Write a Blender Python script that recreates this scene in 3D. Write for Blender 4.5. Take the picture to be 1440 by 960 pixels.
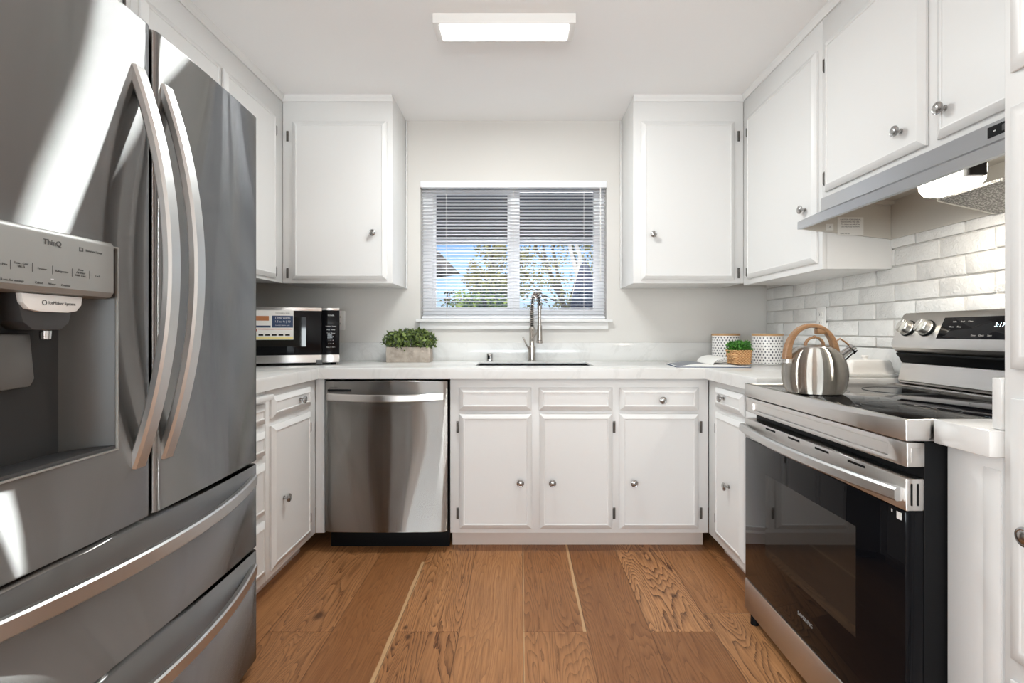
import bpy, bmesh, math, random
from mathutils import Vector, Matrix
random.seed(7)
for o in list(bpy.data.objects):
    bpy.data.objects.remove(o)
SC = bpy.context.scene
COL = SC.collection

# ------------------------------------------------------------------ camera, world, lights
CZ = 1.068; F = 710.0; VX, VY = 732.5, 467.0
cam = bpy.data.cameras.new('camera'); camo = bpy.data.objects.new('camera', cam); COL.objects.link(camo)
camo.location = (0, 0, CZ); camo.rotation_euler = (math.pi/2, 0, 0)
cam.sensor_width = 36; cam.lens = 36*F/1440
cam.shift_x = -(VX-720)/1440; cam.shift_y = (VY-480)/1440
cam.clip_start = 0.02; cam.clip_end = 500
SC.camera = camo
SC.view_settings.view_transform = 'Standard'; SC.view_settings.look = 'None'
SC.view_settings.exposure = 0.0; SC.view_settings.gamma = 1.0; SC.view_settings.use_curve_mapping = False
SC.cycles.max_bounces = 10; SC.cycles.diffuse_bounces = 6; SC.cycles.glossy_bounces = 6
SC.cycles.use_denoising = True
SC.cycles.sample_clamp_indirect = 6.0
SC.cycles.caustics_reflective = False; SC.cycles.caustics_refractive = False

W = bpy.data.worlds.new('sky'); SC.world = W; W.use_nodes = True
wn, wl = W.node_tree.nodes, W.node_tree.links
wn.clear()
wo = wn.new('ShaderNodeOutputWorld'); wb = wn.new('ShaderNodeBackground'); wl.new(wb.outputs[0], wo.inputs[0])
wt = wn.new('ShaderNodeTexCoord'); wsep = wn.new('ShaderNodeSeparateXYZ'); wl.new(wt.outputs['Generated'], wsep.inputs[0])
wr = wn.new('ShaderNodeValToRGB'); wl.new(wsep.outputs[2], wr.inputs[0])
e = wr.color_ramp.elements
e[0].position = 0.0; e[0].color = (0.86, 0.93, 1.0, 1)
e[1].position = 0.20; e[1].color = (0.16, 0.42, 0.86, 1)
k_ = e.new(0.07); k_.color = (0.52, 0.76, 1.0, 1)
wl.new(wr.outputs[0], wb.inputs[0]); wb.inputs[1].default_value = 1.15

def light(name, kind, loc, rot, energy, col=(1, 1, 1), size=None, size_y=None, parent=None):
    d = bpy.data.lights.new(name, kind); d.energy = energy; d.color = col
    if kind == 'AREA':
        d.shape = 'RECTANGLE'; d.size = size; d.size_y = size_y or size
    if kind == 'SUN': d.angle = math.radians(1)
    o = bpy.data.objects.new(name, d); COL.objects.link(o); o.location = loc; o.rotation_euler = rot
    if parent: o.parent = parent
    return o
R = math.radians
light('sun', 'SUN', (0, 0, 20), (R(48), R(-28), 0), 3.2, (1, 0.95, 0.86))
# added fill lights behind the camera, at invented openings of the unseen room
light('rear_fill_light', 'AREA', (0.3, -4.40, 1.30), (R(90), 0, 0), 20, (0.95, 0.975, 1), 3.3, 1.8)  # added frontal fill
light('rear_ceiling_fill', 'AREA', (0.3, -4.35, 0.9), (R(150), 0, 0), 215, (0.88, 0.97, 1.0), 3.3, 1.0)  # added fill, tilted up to brighten the ceiling
light('side_fill_light', 'AREA', (-2.95, -2.2, 1.40), (0, R(-90), 0), 138, (0.88, 0.97, 1.0), 1.3, 2.3)  # added fill from the unseen left side
# added lamp below the kitchen window sill, lighting the slat undersides and ceiling
light('sill_up_fill', 'AREA', (-0.05, 3.62, 0.95), (R(-140), 0, 0), 48, (0.92, 0.95, 1.0), 1.1, 0.6)

# ------------------------------------------------------------------ materials
def new_mat(name):
    m = bpy.data.materials.new(name); m.use_nodes = True
    nt = m.node_tree; b = nt.nodes['Principled BSDF']
    return m, nt, b
def lin(c): return tuple(((x/12.92) if x <= 0.04045 else ((x+0.055)/1.055)**2.4) for x in c)
def rgb(r, g, b): return lin((r/255, g/255, b/255))
class N:
    """tiny node helper"""
    def __init__(s, nt): s.nt = nt
    def n(s, t, **kw):
        x = s.nt.nodes.new(t)
        for k, v in kw.items(): setattr(x, k, v)
        return x
    def set(s, sock, v):
        if isinstance(v, bpy.types.NodeSocket): s.nt.links.new(v, sock)
        elif isinstance(v, (tuple, list)) and len(v) == 3 and sock.type == 'RGBA': sock.default_value = (*v, 1)
        else: sock.default_value = v
    def m(s, op, a, b=0.0, c=0.0):
        x = s.n('ShaderNodeMath', operation=op); s.set(x.inputs[0], a); s.set(x.inputs[1], b); s.set(x.inputs[2], c); return x.outputs[0]
    def mix(s, f, a, b, bt='MIX'):
        x = s.n('ShaderNodeMix', data_type='RGBA', blend_type=bt); s.set(x.inputs[0], f); s.set(x.inputs[6], a); s.set(x.inputs[7], b); return x.outputs[2]
    def xyz(s, x, y, z):
        k = s.n('ShaderNodeCombineXYZ'); s.set(k.inputs[0], x); s.set(k.inputs[1], y); s.set(k.inputs[2], z); return k.outputs[0]
    def noise(s, vec, scale, detail=3, rough=0.5, dist=0.0):
        k = s.n('ShaderNodeTexNoise'); s.set(k.inputs['Vector'], vec); k.inputs['Scale'].default_value = scale
        k.inputs['Detail'].default_value = detail; k.inputs['Roughness'].default_value = rough; k.inputs['Distortion'].default_value = dist; return k.outputs[0]
    def ramp(s, f, lo, hi):
        k = s.n('ShaderNodeMapRange'); s.set(k.inputs[0], f); k.inputs[1].default_value = lo; k.inputs[2].default_value = hi; return k.outputs[0]
    def pos(s):
        return s.n('ShaderNodeTexCoord').outputs['Object']
    def sep(s, v):
        k = s.n('ShaderNodeSeparateXYZ'); s.set(k.inputs[0], v); return k.outputs
    def bump(s, h, strength, dist, bsdf):
        k = s.n('ShaderNodeBump'); k.inputs['Strength'].default_value = strength; k.inputs['Distance'].default_value = dist
        s.set(k.inputs['Height'], h); s.nt.links.new(k.outputs[0], bsdf.inputs['Normal'])

def plain(name, col, rough=0.5, metal=0.0, bump=None, spec=0.5, coat=0.0):
    m, nt, b = new_mat(name)
    b.inputs['Base Color'].default_value = (*col, 1); b.inputs['Roughness'].default_value = rough
    b.inputs['Metallic'].default_value = metal; b.inputs['Specular IOR Level'].default_value = spec
    b.inputs['Coat Weight'].default_value = coat
    h = N(nt)
    nz = h.noise(h.pos(), bump[0] if bump else 30, 3)
    c = h.mix(h.m('MULTIPLY', nz, 0.05), col, tuple(x*0.8 for x in col))
    nt.links.new(c, b.inputs['Base Color'])
    if bump: h.bump(nz, bump[1], bump[2], b)
    return m

def steel(name, col, rough=0.26, aniso=0.75, rot=0.0, streak=(2, 2, 260), axis='Z', var=0.015):
    """brushed metal: anisotropic glossy lobe, brush lines running round the vertical axis"""
    m, nt, b = new_mat(name); h = N(nt); nt.nodes.remove(b)
    g = h.n('ShaderNodeBsdfAnisotropic'); g.distribution = 'BECKMANN'
    mp = h.n('ShaderNodeMapping'); nt.links.new(h.pos(), mp.inputs[0]); mp.inputs['Scale'].default_value = streak
    nz = h.noise(mp.outputs[0], 3.0, 4, 0.6)
    c = h.mix(nz, tuple(x*(1-var*2) for x in col), tuple(min(1, x*(1+var*2)) for x in col))
    nt.links.new(c, g.inputs['Color'])
    nt.links.new(h.m('MULTIPLY_ADD', nz, 0.03, rough-0.015), g.inputs['Roughness'])
    g.inputs['Anisotropy'].default_value = aniso; g.inputs['Rotation'].default_value = rot
    t = h.n('ShaderNodeTangent'); t.direction_type = 'RADIAL'; t.axis = axis
    nt.links.new(t.outputs[0], g.inputs['Tangent'])
    nt.links.new(g.outputs[0], nt.nodes['Material Output'].inputs[0])
    return m

def emis(name, col, strength, base=(0.9, 0.9, 0.9)):
    m, nt, b = new_mat(name)
    b.inputs['Base Color'].default_value = (*base, 1); b.inputs['Emission Color'].default_value = (*col, 1)
    b.inputs['Emission Strength'].default_value = strength; b.inputs['Roughness'].default_value = 0.4
    return m

M = {}
M['cab'] = plain('white_cabinet_paint', (0.76, 0.755, 0.745), 0.38, bump=(60, 0.02, 0.001))
M['wall'] = plain('wall_paint', (0.675, 0.655, 0.625), 0.75, bump=(90, 0.06, 0.002))
M['ceil'] = plain('ceiling_paint', (0.94, 0.94, 0.94), 0.8, bump=(120, 0.05, 0.002))
M['trim'] = plain('trim_paint', (0.80, 0.795, 0.785), 0.4)
M['vinyl'] = plain('white_vinyl', (0.90, 0.905, 0.92), 0.35)
M['blind'] = plain('blind_aluminium', (0.86, 0.87, 0.90), 0.4)
M['steel'] = steel('brushed_steel', (0.70, 0.68, 0.66), 0.36, 0.6)
M['fridge'] = steel('fridge_steel', (0.335, 0.331, 0.325), 0.21, 0.97)
M['fridge_light'] = plain('dispenser_silver', (0.33, 0.33, 0.315), 0.38, 0.35)
M['recess'] = plain('dispenser_recess_grey', (0.045, 0.043, 0.040), 0.38)
M['paddle'] = plain('paddle_grey', (0.14, 0.138, 0.132), 0.4, 0.3)
M['handle'] = plain('satin_handle_steel', (0.60, 0.60, 0.595), 0.36, 1.0)
M['dish'] = steel('dishwasher_steel', (0.40, 0.39, 0.375), 0.31, 1.0)
M['hood'] = steel('hood_steel', (0.52, 0.53, 0.55), 0.32, 0.6, streak=(260, 2, 260))
M['hood_in'] = plain('hood_inside', (0.60, 0.57, 0.52), 0.4, 0.3)
M['nickel'] = plain('brushed_nickel', (0.42, 0.41, 0.40), 0.25, 1.0)
M['knob'] = plain('satin_knob', (0.62, 0.60, 0.56), 0.32, 0.9)
M['hinge'] = plain('hinge_metal', (0.13, 0.12, 0.11), 0.45, 0.8)
M['chrome'] = plain('chrome', (0.6, 0.6, 0.6), 0.12, 1.0)
M['faucet'] = plain('faucet_nickel', (0.50, 0.46, 0.42), 0.25, 1.0)
M['black'] = plain('black_plastic', (0.006, 0.006, 0.0065), 0.5, spec=0.12)
M['dark'] = plain('dark_grey_case', (0.05, 0.05, 0.052), 0.45)
M['gasket'] = plain('rubber_gasket', (0.02, 0.02, 0.02), 0.6)
M['bglass'] = plain('black_glass', (0.004, 0.004, 0.005), 0.03, spec=0.13)
M['oven_window'] = plain('oven_window_glass', (0.014, 0.013, 0.0115), 0.04, spec=0.36)
M['ink'] = plain('grey_print', (0.10, 0.10, 0.10), 0.6)
M['inkw'] = plain('white_print', (0.7, 0.7, 0.7), 0.6)
M['inkg'] = plain('pale_grey_print', (0.32, 0.31, 0.30), 0.6)
M['white'] = plain('white_plastic', (0.82, 0.81, 0.79), 0.35)
M['ceramic'] = plain('white_ceramic', (0.84, 0.82, 0.79), 0.15)
M['led'] = emis('led_diffuser', (1, 0.99, 0.975), 7.0)
M['diff_side'] = plain('frosted_side', (0.85, 0.84, 0.82), 0.5)
M['hoodlamp'] = emis('hood_lamp_lens', (1, 0.95, 0.84), 8.0)
M['display'] = emis('display_digits', (0.45, 0.8, 1.0), 1.5)
M['paper'] = plain('paper', (0.78, 0.77, 0.74), 0.7)
M['pageprint'] = plain('grey_page_picture', (0.22, 0.235, 0.26), 0.6, bump=(22, 0.0, 0.001))
M['navy'] = plain('navy_print', (0.03, 0.055, 0.12), 0.6)
M['yellow'] = plain('yellow_print', (0.80, 0.70, 0.32), 0.6)
M['red'] = plain('red_print', (0.45, 0.06, 0.03), 0.6)
M['food'] = plain('food_print', (0.42, 0.16, 0.06), 0.6)
M['toe'] = plain('toe_kick_paint', (0.70, 0.61, 0.55), 0.5)
M['grout'] = plain('grout', (0.62, 0.60, 0.57), 0.85)

def tile_mat():
    m, nt, b = new_mat('painted_brick'); h = N(nt)
    n1 = h.noise(h.pos(), 25, 4); n2 = h.noise(h.pos(), 140, 3)
    nt.links.new(h.mix(n1, (0.80, 0.79, 0.77), (0.72, 0.71, 0.69)), b.inputs['Base Color'])
    b.inputs['Roughness'].default_value = 0.28
    h.bump(h.m('ADD', h.m('MULTIPLY', n1, 3.0), n2), 0.6, 0.004, b)
    return m
M['tile'] = tile_mat()

def quartz_mat():
    m, nt, b = new_mat('white_quartz'); h = N(nt); p = h.pos()
    n = h.noise(p, 3.2, 6, 0.6, 1.2)
    v = h.m('SUBTRACT', 1.0, h.m('MULTIPLY', h.m('ABSOLUTE', h.m('SUBTRACT', n, 0.5)), 22.0))
    v = h.m('MULTIPLY', h.m('MAXIMUM', v, 0.0), h.noise(p, 5, 2))
    sp = h.noise(p, 60, 3)
    c = h.mix(h.m('MULTIPLY', v, 0.5), (0.72, 0.715, 0.70), (0.50, 0.49, 0.47))
    c = h.mix(h.m('MULTIPLY', sp, 0.12), c, (0.66, 0.63, 0.6))
    nt.links.new(c, b.inputs['Base Color']); b.inputs['Roughness'].default_value = 0.16
    return m
M['quartz'] = quartz_mat()

def wood_mat(name, c1, c2, c3, scale=1.0, rough=0.45, axis=0):
    m, nt, b = new_mat(name); h = N(nt); x = h.sep(h.pos())
    s = [14*scale, 14*scale, 14*scale]; s[axis] = 1.6*scale
    g = h.noise(h.xyz(h.m('MULTIPLY', x[0], s[0]), h.m('MULTIPLY', x[1], s[1]), h.m('MULTIPLY', x[2], s[2])), 3, 5, 0.6)
    f = h.m('FRACT', h.m('MULTIPLY', g, 5.0))
    c = h.mix(g, c1, c2); c = h.mix(h.m('MULTIPLY', h.m('POWER', f, 3.0), 0.5), c, c3)
    nt.links.new(c, b.inputs['Base Color']); b.inputs['Roughness'].default_value = rough
    return m
M['handlewood'] = wood_mat('kettle_handle_wood', rgb(158, 122, 88), rgb(134, 98, 66), rgb(104, 72, 46), 2.0, 0.4)
M['lidwood'] = wood_mat('lid_wood', rgb(200, 160, 115), rgb(178, 136, 92), rgb(150, 108, 70), 2.0, 0.5)

def floor_mat():
    m, nt, b = new_mat('oak_floor'); h = N(nt)
    geo = h.n('ShaderNodeNewGeometry'); X, Y, Z = h.sep(geo.outputs['Position'])
    Wd = 0.2275
    u = h.m('DIVIDE', h.m('SUBTRACT', X, 0.0076), Wd); idx = h.m('FLOOR', u); fr = h.m('FRACT', u)
    odd = h.m('ABSOLUTE', h.m('FRACT', h.m('MULTIPLY', idx, 0.5))); odd = h.m('MULTIPLY', odd, 2.0)
    off = h.m('SUBTRACT', 1.80, h.m('MULTIPLY', odd, 0.95))
    is3 = h.m('COMPARE', idx, 3.0, 0.1); off = h.m('ADD', off, h.m('MULTIPLY', is3, 1.07))
    v = h.m('DIVIDE', h.m('SUBTRACT', Y, off), 1.9); vi = h.m('FLOOR', v); vf = h.m('FRACT', v)
    wnz = h.n('ShaderNodeTexWhiteNoise', noise_dimensions='2D')
    nt.links.new(h.xyz(idx, vi, 0), wnz.inputs['Vector']); rnd = wnz.outputs['Value']
    pl = h.m('MULTIPLY', rnd, 37.0)
    gx = h.m('MULTIPLY', X, 4.6); gy = h.m('MULTIPLY', Y, 0.52)
    g = h.noise(h.xyz(gx, gy, pl), 1.9, 1.5, 0.45, 0.25)
    fine = h.noise(h.xyz(h.m('MULTIPLY', X, 90), h.m('MULTIPLY', Y, 3.0), pl), 1.6, 5, 0.6)
    pore = h.noise(h.xyz(h.m('MULTIPLY', X, 260), h.m('MULTIPLY', Y, 9.0), pl), 1.5, 3, 0.6)
    wob = h.noise(h.xyz(h.m('MULTIPLY', X, 34), h.m('MULTIPLY', Y, 6.5), pl), 1.6, 3, 0.6)
    gg = h.m('ADD', g, h.m('MULTIPLY', wob, 0.026))
    ring = h.m('FRACT', h.m('MULTIPLY', gg, 33.0)); ring = h.m('POWER', ring, 2.6)
    strength = h.ramp(h.noise(h.xyz(h.m('MULTIPLY', idx, 3.1), vi, 0.3), 2.1, 1), 0.35, 0.7)
    base = h.mix(rnd, rgb(196, 143, 96), rgb(152, 103, 63))
    base = h.mix(h.ramp(g, 0.3, 0.7), base, h.mix(1.0, base, (0.86, 0.82, 0.78), 'MULTIPLY'))
    base = h.mix(h.m('MULTIPLY', h.m('MULTIPLY', ring, h.ramp(pore, 0.25, 0.6)), h.m('MULTIPLY_ADD', strength, 0.75, 0.5)), base, rgb(70, 38, 18))
    base = h.mix(h.m('MULTIPLY', h.ramp(fine, 0.42, 0.72), 0.5), base, rgb(108, 66, 36))
    # pale sapwood streaks along three seams
    wv = h.noise(h.xyz(0, h.m('MULTIPLY', Y, 2.2), 0), 2.0, 2)
    for x0, w0, y0, y1 in ((0.010, 0.0042, 0.9, 2.6), (0.229, 0.009, 1.80, 2.6), (-0.453, 0.011, 1.2, 2.35)):
        w = h.m('MULTIPLY', h.m('MULTIPLY_ADD', wv, 1.2, 0.3), w0)
        f = h.ramp(h.m('SUBTRACT', w, h.m('ABSOLUTE', h.m('SUBTRACT', X, x0))), 0.0, 0.0035)
        f = h.m('MULTIPLY', f, h.m('MULTIPLY', h.m('GREATER_THAN', Y, y0), h.m('LESS_THAN', Y, y1)))
        base = h.mix(h.m('MULTIPLY', f, 0.7), base, rgb(206, 170, 126))
    # knots
    for kx, ky, r in ((-0.758, 1.905, 0.028), (-0.418, 1.827, 0.011), (-0.433, 1.704, 0.012), (-0.395, 1.77, 0.014), (0.62, 2.05, 0.018)):
        d = h.m('SQRT', h.m('ADD', h.m('POWER', h.m('SUBTRACT', X, kx), 2.0), h.m('POWER', h.m('MULTIPLY', h.m('SUBTRACT', Y, ky), 0.7), 2.0)))
        d = h.m('ADD', d, h.m('MULTIPLY', h.m('SUBTRACT', wob, 0.5), r*0.9))
        base = h.mix(h.m('MULTIPLY', h.m('SUBTRACT', 1.0, h.ramp(d, r*0.25, r)), 0.8), base, rgb(60, 34, 20))
    e1 = h.m('MINIMUM', fr, h.m('SUBTRACT', 1.0, fr)); e1 = h.m('MULTIPLY', e1, Wd)
    e2 = h.m('MULTIPLY', h.m('MINIMUM', vf, h.m('SUBTRACT', 1.0, vf)), 1.9)
    gap = h.m('SUBTRACT', 1.0, h.ramp(h.m('MINIMUM', e1, e2), 0.0006, 0.0028))
    base = h.mix(h.m('MULTIPLY', gap, 0.6), base, rgb(70, 40, 22))
    nt.links.new(base, b.inputs['Base Color'])
    nt.links.new(h.m('MULTIPLY_ADD', fine, 0.2, 0.32), b.inputs['Roughness'])
    b.inputs['Specular IOR Level'].default_value = 0.35
    h.bump(h.m('SUBTRACT', h.m('MULTIPLY', fine, 0.3), gap), 0.3, 0.002, b)
    return m
M['floor'] = floor_mat()

def canister_mat():
    m, nt, b = new_mat('patterned_ceramic'); h = N(nt); x = h.sep(h.pos())
    ang = h.m('ARCTAN2', x[1], x[0]); nrow = 0.0150
    v = h.m('DIVIDE', x[2], nrow); vi = h.m('FLOOR', v); vf = h.m('SUBTRACT', h.m('FRACT', v), 0.5)
    odd = h.m('MULTIPLY', h.m('FRACT', h.m('MULTIPLY', vi, 0.5)), 1.0)
    u = h.m('ADD', h.m('MULTIPLY', ang, 28/(2*math.pi)), odd); uf = h.m('SUBTRACT', h.m('FRACT', u), 0.5)
    tri = h.m('ADD', h.m('ABSOLUTE', uf), h.m('MULTIPLY', h.m('ABSOLUTE', h.m('SUBTRACT', vf, 0.0)), 0.75))
    f = h.m('LESS_THAN', tri, 0.29)
    inz = h.m('MULTIPLY', h.m('GREATER_THAN', x[2], 0.008), h.m('LESS_THAN', x[2], 0.146))
    c = h.mix(h.m('MULTIPLY', f, inz), (0.82, 0.80, 0.78), (0.11, 0.11, 0.13))
    nt.links.new(c, b.inputs['Base Color']); b.inputs['Roughness'].default_value = 0.25
    return m
M['canister'] = canister_mat()

def leaf_mat(name, c1, c2, rough=0.5):
    m, nt, b = new_mat(name); h = N(nt)
    geo = h.n('ShaderNodeNewGeometry')
    c = h.mix(geo.outputs['Random Per Island'], c1, c2)
    nt.links.new(c, b.inputs['Base Color']); b.inputs['Roughness'].default_value = rough
    b.inputs['Subsurface Weight'].default_value = 0.0
    return m
M['box_leaf'] = leaf_mat('boxwood_leaf', rgb(124, 142, 70), rgb(40, 58, 36))
M['grass_leaf'] = leaf_mat('bright_grass', rgb(86, 150, 50), rgb(42, 100, 32))
M['tree_leaf'] = leaf_mat('tree_leaf', rgb(176, 168, 84), rgb(58, 66, 36))
M['hedge_leaf'] = leaf_mat('hedge_leaf', rgb(196, 214, 96), rgb(84, 120, 44))
M['bush_leaf'] = leaf_mat('bush_leaf', rgb(104, 140, 62), rgb(40, 66, 34))
M['bark'] = plain('bark', rgb(70, 60, 50), 0.9, bump=(20, 0.5, 0.02))
M['palebark'] = plain('pale_bark', rgb(226, 218, 204), 0.8)
M['concrete'] = plain('concrete', rgb(168, 158, 148), 0.85, bump=(45, 0.4, 0.004))
def concrete():
    m = M['concrete']; nt = m.node_tree; b = nt.nodes['Principled BSDF']; h = N(nt)
    n = h.noise(h.pos(), 22, 5, 0.6)
    nt.links.new(h.mix(h.ramp(n, 0.3, 0.7), rgb(196, 184, 172), rgb(150, 138, 126)), b.inputs['Base Color'])
concrete()
def wicker():
    m, nt, b = new_mat('woven_wicker'); h = N(nt); x = h.sep(h.pos())
    a = h.m('SINE', h.m('MULTIPLY', h.m('ADD', x[0], x[1]), 330)); c = h.m('SINE', h.m('MULTIPLY', x[2], 420))
    w = h.m('MULTIPLY', a, c)
    n = h.noise(h.pos(), 40, 3)
    col = h.mix(h.ramp(w, -0.7, 0.8), rgb(176, 120, 70), rgb(240, 202, 150)); col = h.mix(h.m('MULTIPLY', n, 0.5), col, rgb(190, 126, 70))
    nt.links.new(col, b.inputs['Base Color']); b.inputs['Roughness'].default_value = 0.6
    h.bump(w, 0.5, 0.003, b)
    return m
M['wicker'] = wicker()
def filter_mat():
    m, nt, b = new_mat('filter_mesh'); h = N(nt)
    v = h.n('ShaderNodeTexVoronoi'); nt.links.new(h.pos(), v.inputs['Vector']); v.inputs['Scale'].default_value = 190
    nt.links.new(h.mix(h.ramp(v.outputs[0], 0.1, 0.6), (0.62, 0.60, 0.56), (0.16, 0.15, 0.14)), b.inputs['Base Color'])
    b.inputs['Metallic'].default_value = 0.6; b.inputs['Roughness'].default_value = 0.45
    h.bump(v.outputs[0], 0.6, 0.003, b)
    return m
M['filter'] = filter_mat()
def glass_mat():
    m, nt, b = new_mat('window_glass'); nt.nodes.remove(b); h = N(nt)
    tr = h.n('ShaderNodeBsdfTransparent'); gl = h.n('ShaderNodeBsdfGlossy'); gl.inputs['Roughness'].default_value = 0.02
    fz = h.n('ShaderNodeFresnel'); fz.inputs[0].default_value = 1.45
    mx = h.n('ShaderNodeMixShader'); nt.links.new(fz.outputs[0], mx.inputs[0]); nt.links.new(tr.outputs[0], mx.inputs[1]); nt.links.new(gl.outputs[0], mx.inputs[2])
    nt.links.new(mx.outputs[0], nt.nodes['Material Output'].inputs[0])
    return m
M['glass'] = glass_mat()
M['soffit'] = plain('slate_soffit', (0.085, 0.09, 0.115), 0.7)
M['fascia'] = plain('fascia_paint', (0.62, 0.63, 0.66), 0.6)
M['shingle'] = plain('roof_shingle', (0.10, 0.085, 0.075), 0.9, bump=(14, 0.6, 0.03))
M['stucco'] = plain('stucco', (0.62, 0.58, 0.52), 0.9)
M['navycloth'] = plain('navy_canvas', (0.035, 0.045, 0.10), 0.8)
M['patio'] = plain('patio_concrete', (0.45, 0.43, 0.40), 0.9)
M['darkwood'] = wood_mat('dark_door_wood', rgb(92, 62, 42), rgb(70, 46, 30), rgb(50, 30, 20), 1.0, 0.4, 2)

# ------------------------------------------------------------------ mesh helpers
def quadbox(bm, x0, x1, y0, y1, z0, z1):
    if x0 > x1: x0, x1 = x1, x0
    if y0 > y1: y0, y1 = y1, y0
    if z0 > z1: z0, z1 = z1, z0
    v = [bm.verts.new(p) for p in ((x0, y0, z0), (x1, y0, z0), (x1, y1, z0), (x0, y1, z0), (x0, y0, z1), (x1, y0, z1), (x1, y1, z1), (x0, y1, z1))]
    fs = [bm.faces.new([v[i] for i in q]) for q in ((3, 2, 1, 0), (4, 5, 6, 7), (0, 1, 5, 4), (1, 2, 6, 5), (2, 3, 7, 6), (3, 0, 4, 7))]
    return v, fs
def box(x0, x1, y0, y1, z0, z1, bev=0.0, seg=2, bm=None):
    b2 = bmesh.new(); quadbox(b2, x0, x1, y0, y1, z0, z1)
    if bev:
        bmesh.ops.bevel(b2, geom=list(b2.edges), offset=bev, segments=seg, profile=0.5, affect='EDGES')
    return merge(bm, b2)
def merge(bm, b2):
    if bm is None: return b2
    me = bpy.data.meshes.new('tmp'); b2.to_mesh(me); b2.free(); bm.from_mesh(me); bpy.data.meshes.remove(me); return bm
def prism(pts, axis, a0, a1, bm=None, bev=0.0):
    """extrude a 2-D outline along axis; pts are the two other coordinates in xyz order"""
    b2 = bmesh.new()
    def P(p, a):
        if axis == 'x': return (a, p[0], p[1])
        if axis == 'y': return (p[0], a, p[1])
        return (p[0], p[1], a)
    A = [b2.verts.new(P(p, a0)) for p in pts]; B = [b2.verts.new(P(p, a1)) for p in pts]; n = len(pts)
    b2.faces.new(A); b2.faces.new(B[::-1])
    for i in range(n): b2.faces.new([A[i], B[i], B[(i+1) % n], A[(i+1) % n]])
    bmesh.ops.recalc_face_normals(b2, faces=list(b2.faces))
    if bev: bmesh.ops.bevel(b2, geom=list(b2.edges), offset=bev, segments=2, profile=0.5, affect='EDGES')
    return merge(bm, b2)
def lathe(prof, n=48, bm=None, mat=None, closed=False):
    b2 = bmesh.new(); rings = []
    for r, z in prof:
        if r < 1e-6: rings.append([b2.verts.new((0, 0, z))])
        else: rings.append([b2.verts.new((r*math.cos(2*math.pi*i/n), r*math.sin(2*math.pi*i/n), z)) for i in range(n)])
    for a, c in zip(rings, rings[1:]):
        for i in range(n):
            j = (i+1) % n
            if len(a) == 1 and len(c) == 1: continue
            if len(a) == 1: b2.faces.new([a[0], c[j], c[i]])
            elif len(c) == 1: b2.faces.new([a[i], a[j], c[0]])
            else: b2.faces.new([a[i], a[j], c[j], c[i]])
    if closed:
        for i in range(n): b2.faces.new([rings[-1][i], rings[-1][(i+1) % n], rings[0][(i+1) % n], rings[0][i]])
    else:
        if len(rings[0]) > 1: b2.faces.new(rings[0][::-1])
        if len(rings[-1]) > 1: b2.faces.new(rings[-1])
    bmesh.ops.recalc_face_normals(b2, faces=list(b2.faces))
    if mat: bmesh.ops.transform(b2, matrix=mat, verts=list(b2.verts))
    return merge(bm, b2)
def cyl(p0, p1, r0, r1=None, n=24, bm=None, bev=0.0):
    p0, p1 = Vector(p0), Vector(p1); d = p1-p0; L = d.length; r1 = r0 if r1 is None else r1
    q = d.to_track_quat('Z', 'Y').to_matrix().to_4x4()
    prof = [(r0-bev, 0), (r0, bev), (r1, L-bev), (r1-bev, L)] if bev else [(r0, 0), (r1, L)]
    return lathe(prof, n, bm, Matrix.Translation(p0) @ q)
def tube(pts, radius, n=10, bm=None):
    b2 = bmesh.new(); pts = [Vector(p) for p in pts]; rings = []
    up = None
    for i, p in enumerate(pts):
        t = (pts[min(i+1, len(pts)-1)]-pts[max(i-1, 0)]).normalized()
        if up is None:
            up = Vector((0, 0, 1)) if abs(t.z) < 0.9 else Vector((1, 0, 0))
        a = t.cross(up).normalized(); up = a.cross(t).normalized()
        r = radius(i/(len(pts)-1)) if callable(radius) else radius
        rings.append([b2.verts.new(p+a*r*math.cos(2*math.pi*k/n)+up*r*math.sin(2*math.pi*k/n)) for k in range(n)])
    for a, c in zip(rings, rings[1:]):
        for k in range(n): b2.faces.new([a[k], a[(k+1) % n], c[(k+1) % n], c[k]])
    b2.faces.new(rings[0][::-1]); b2.faces.new(rings[-1])
    bmesh.ops.recalc_face_normals(b2, faces=list(b2.faces))
    return merge(bm, b2)
def sweep_rect(pts, wdir, w, t, bm=None, bev=0.003):
    """rectangular bar along pts; wdir = constant width direction; w,t may be callables of 0..1"""
    b2 = bmesh.new(); pts = [Vector(p) for p in pts]; wd = Vector(wdir).normalized(); rings = []
    for i, p in enumerate(pts):
        s = i/(len(pts)-1); tg = (pts[min(i+1, len(pts)-1)]-pts[max(i-1, 0)]).normalized(); nd = tg.cross(wd).normalized()
        ww = (w(s) if callable(w) else w)/2; tt = (t(s) if callable(t) else t)/2; b = bev
        cs = [(-ww+b, -tt), (ww-b, -tt), (ww, -tt+b), (ww, tt-b), (ww-b, tt), (-ww+b, tt), (-ww, tt-b), (-ww, -tt+b)]
        rings.append([b2.verts.new(p+wd*a+nd*c) for a, c in cs])
    for a, c in zip(rings, rings[1:]):
        for k in range(8): b2.faces.new([a[k], a[(k+1) % 8], c[(k+1) % 8], c[k]])
    b2.faces.new(rings[0][::-1]); b2.faces.new(rings[-1])
    bmesh.ops.recalc_face_normals(b2, faces=list(b2.faces))
    return merge(bm, b2)
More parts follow.
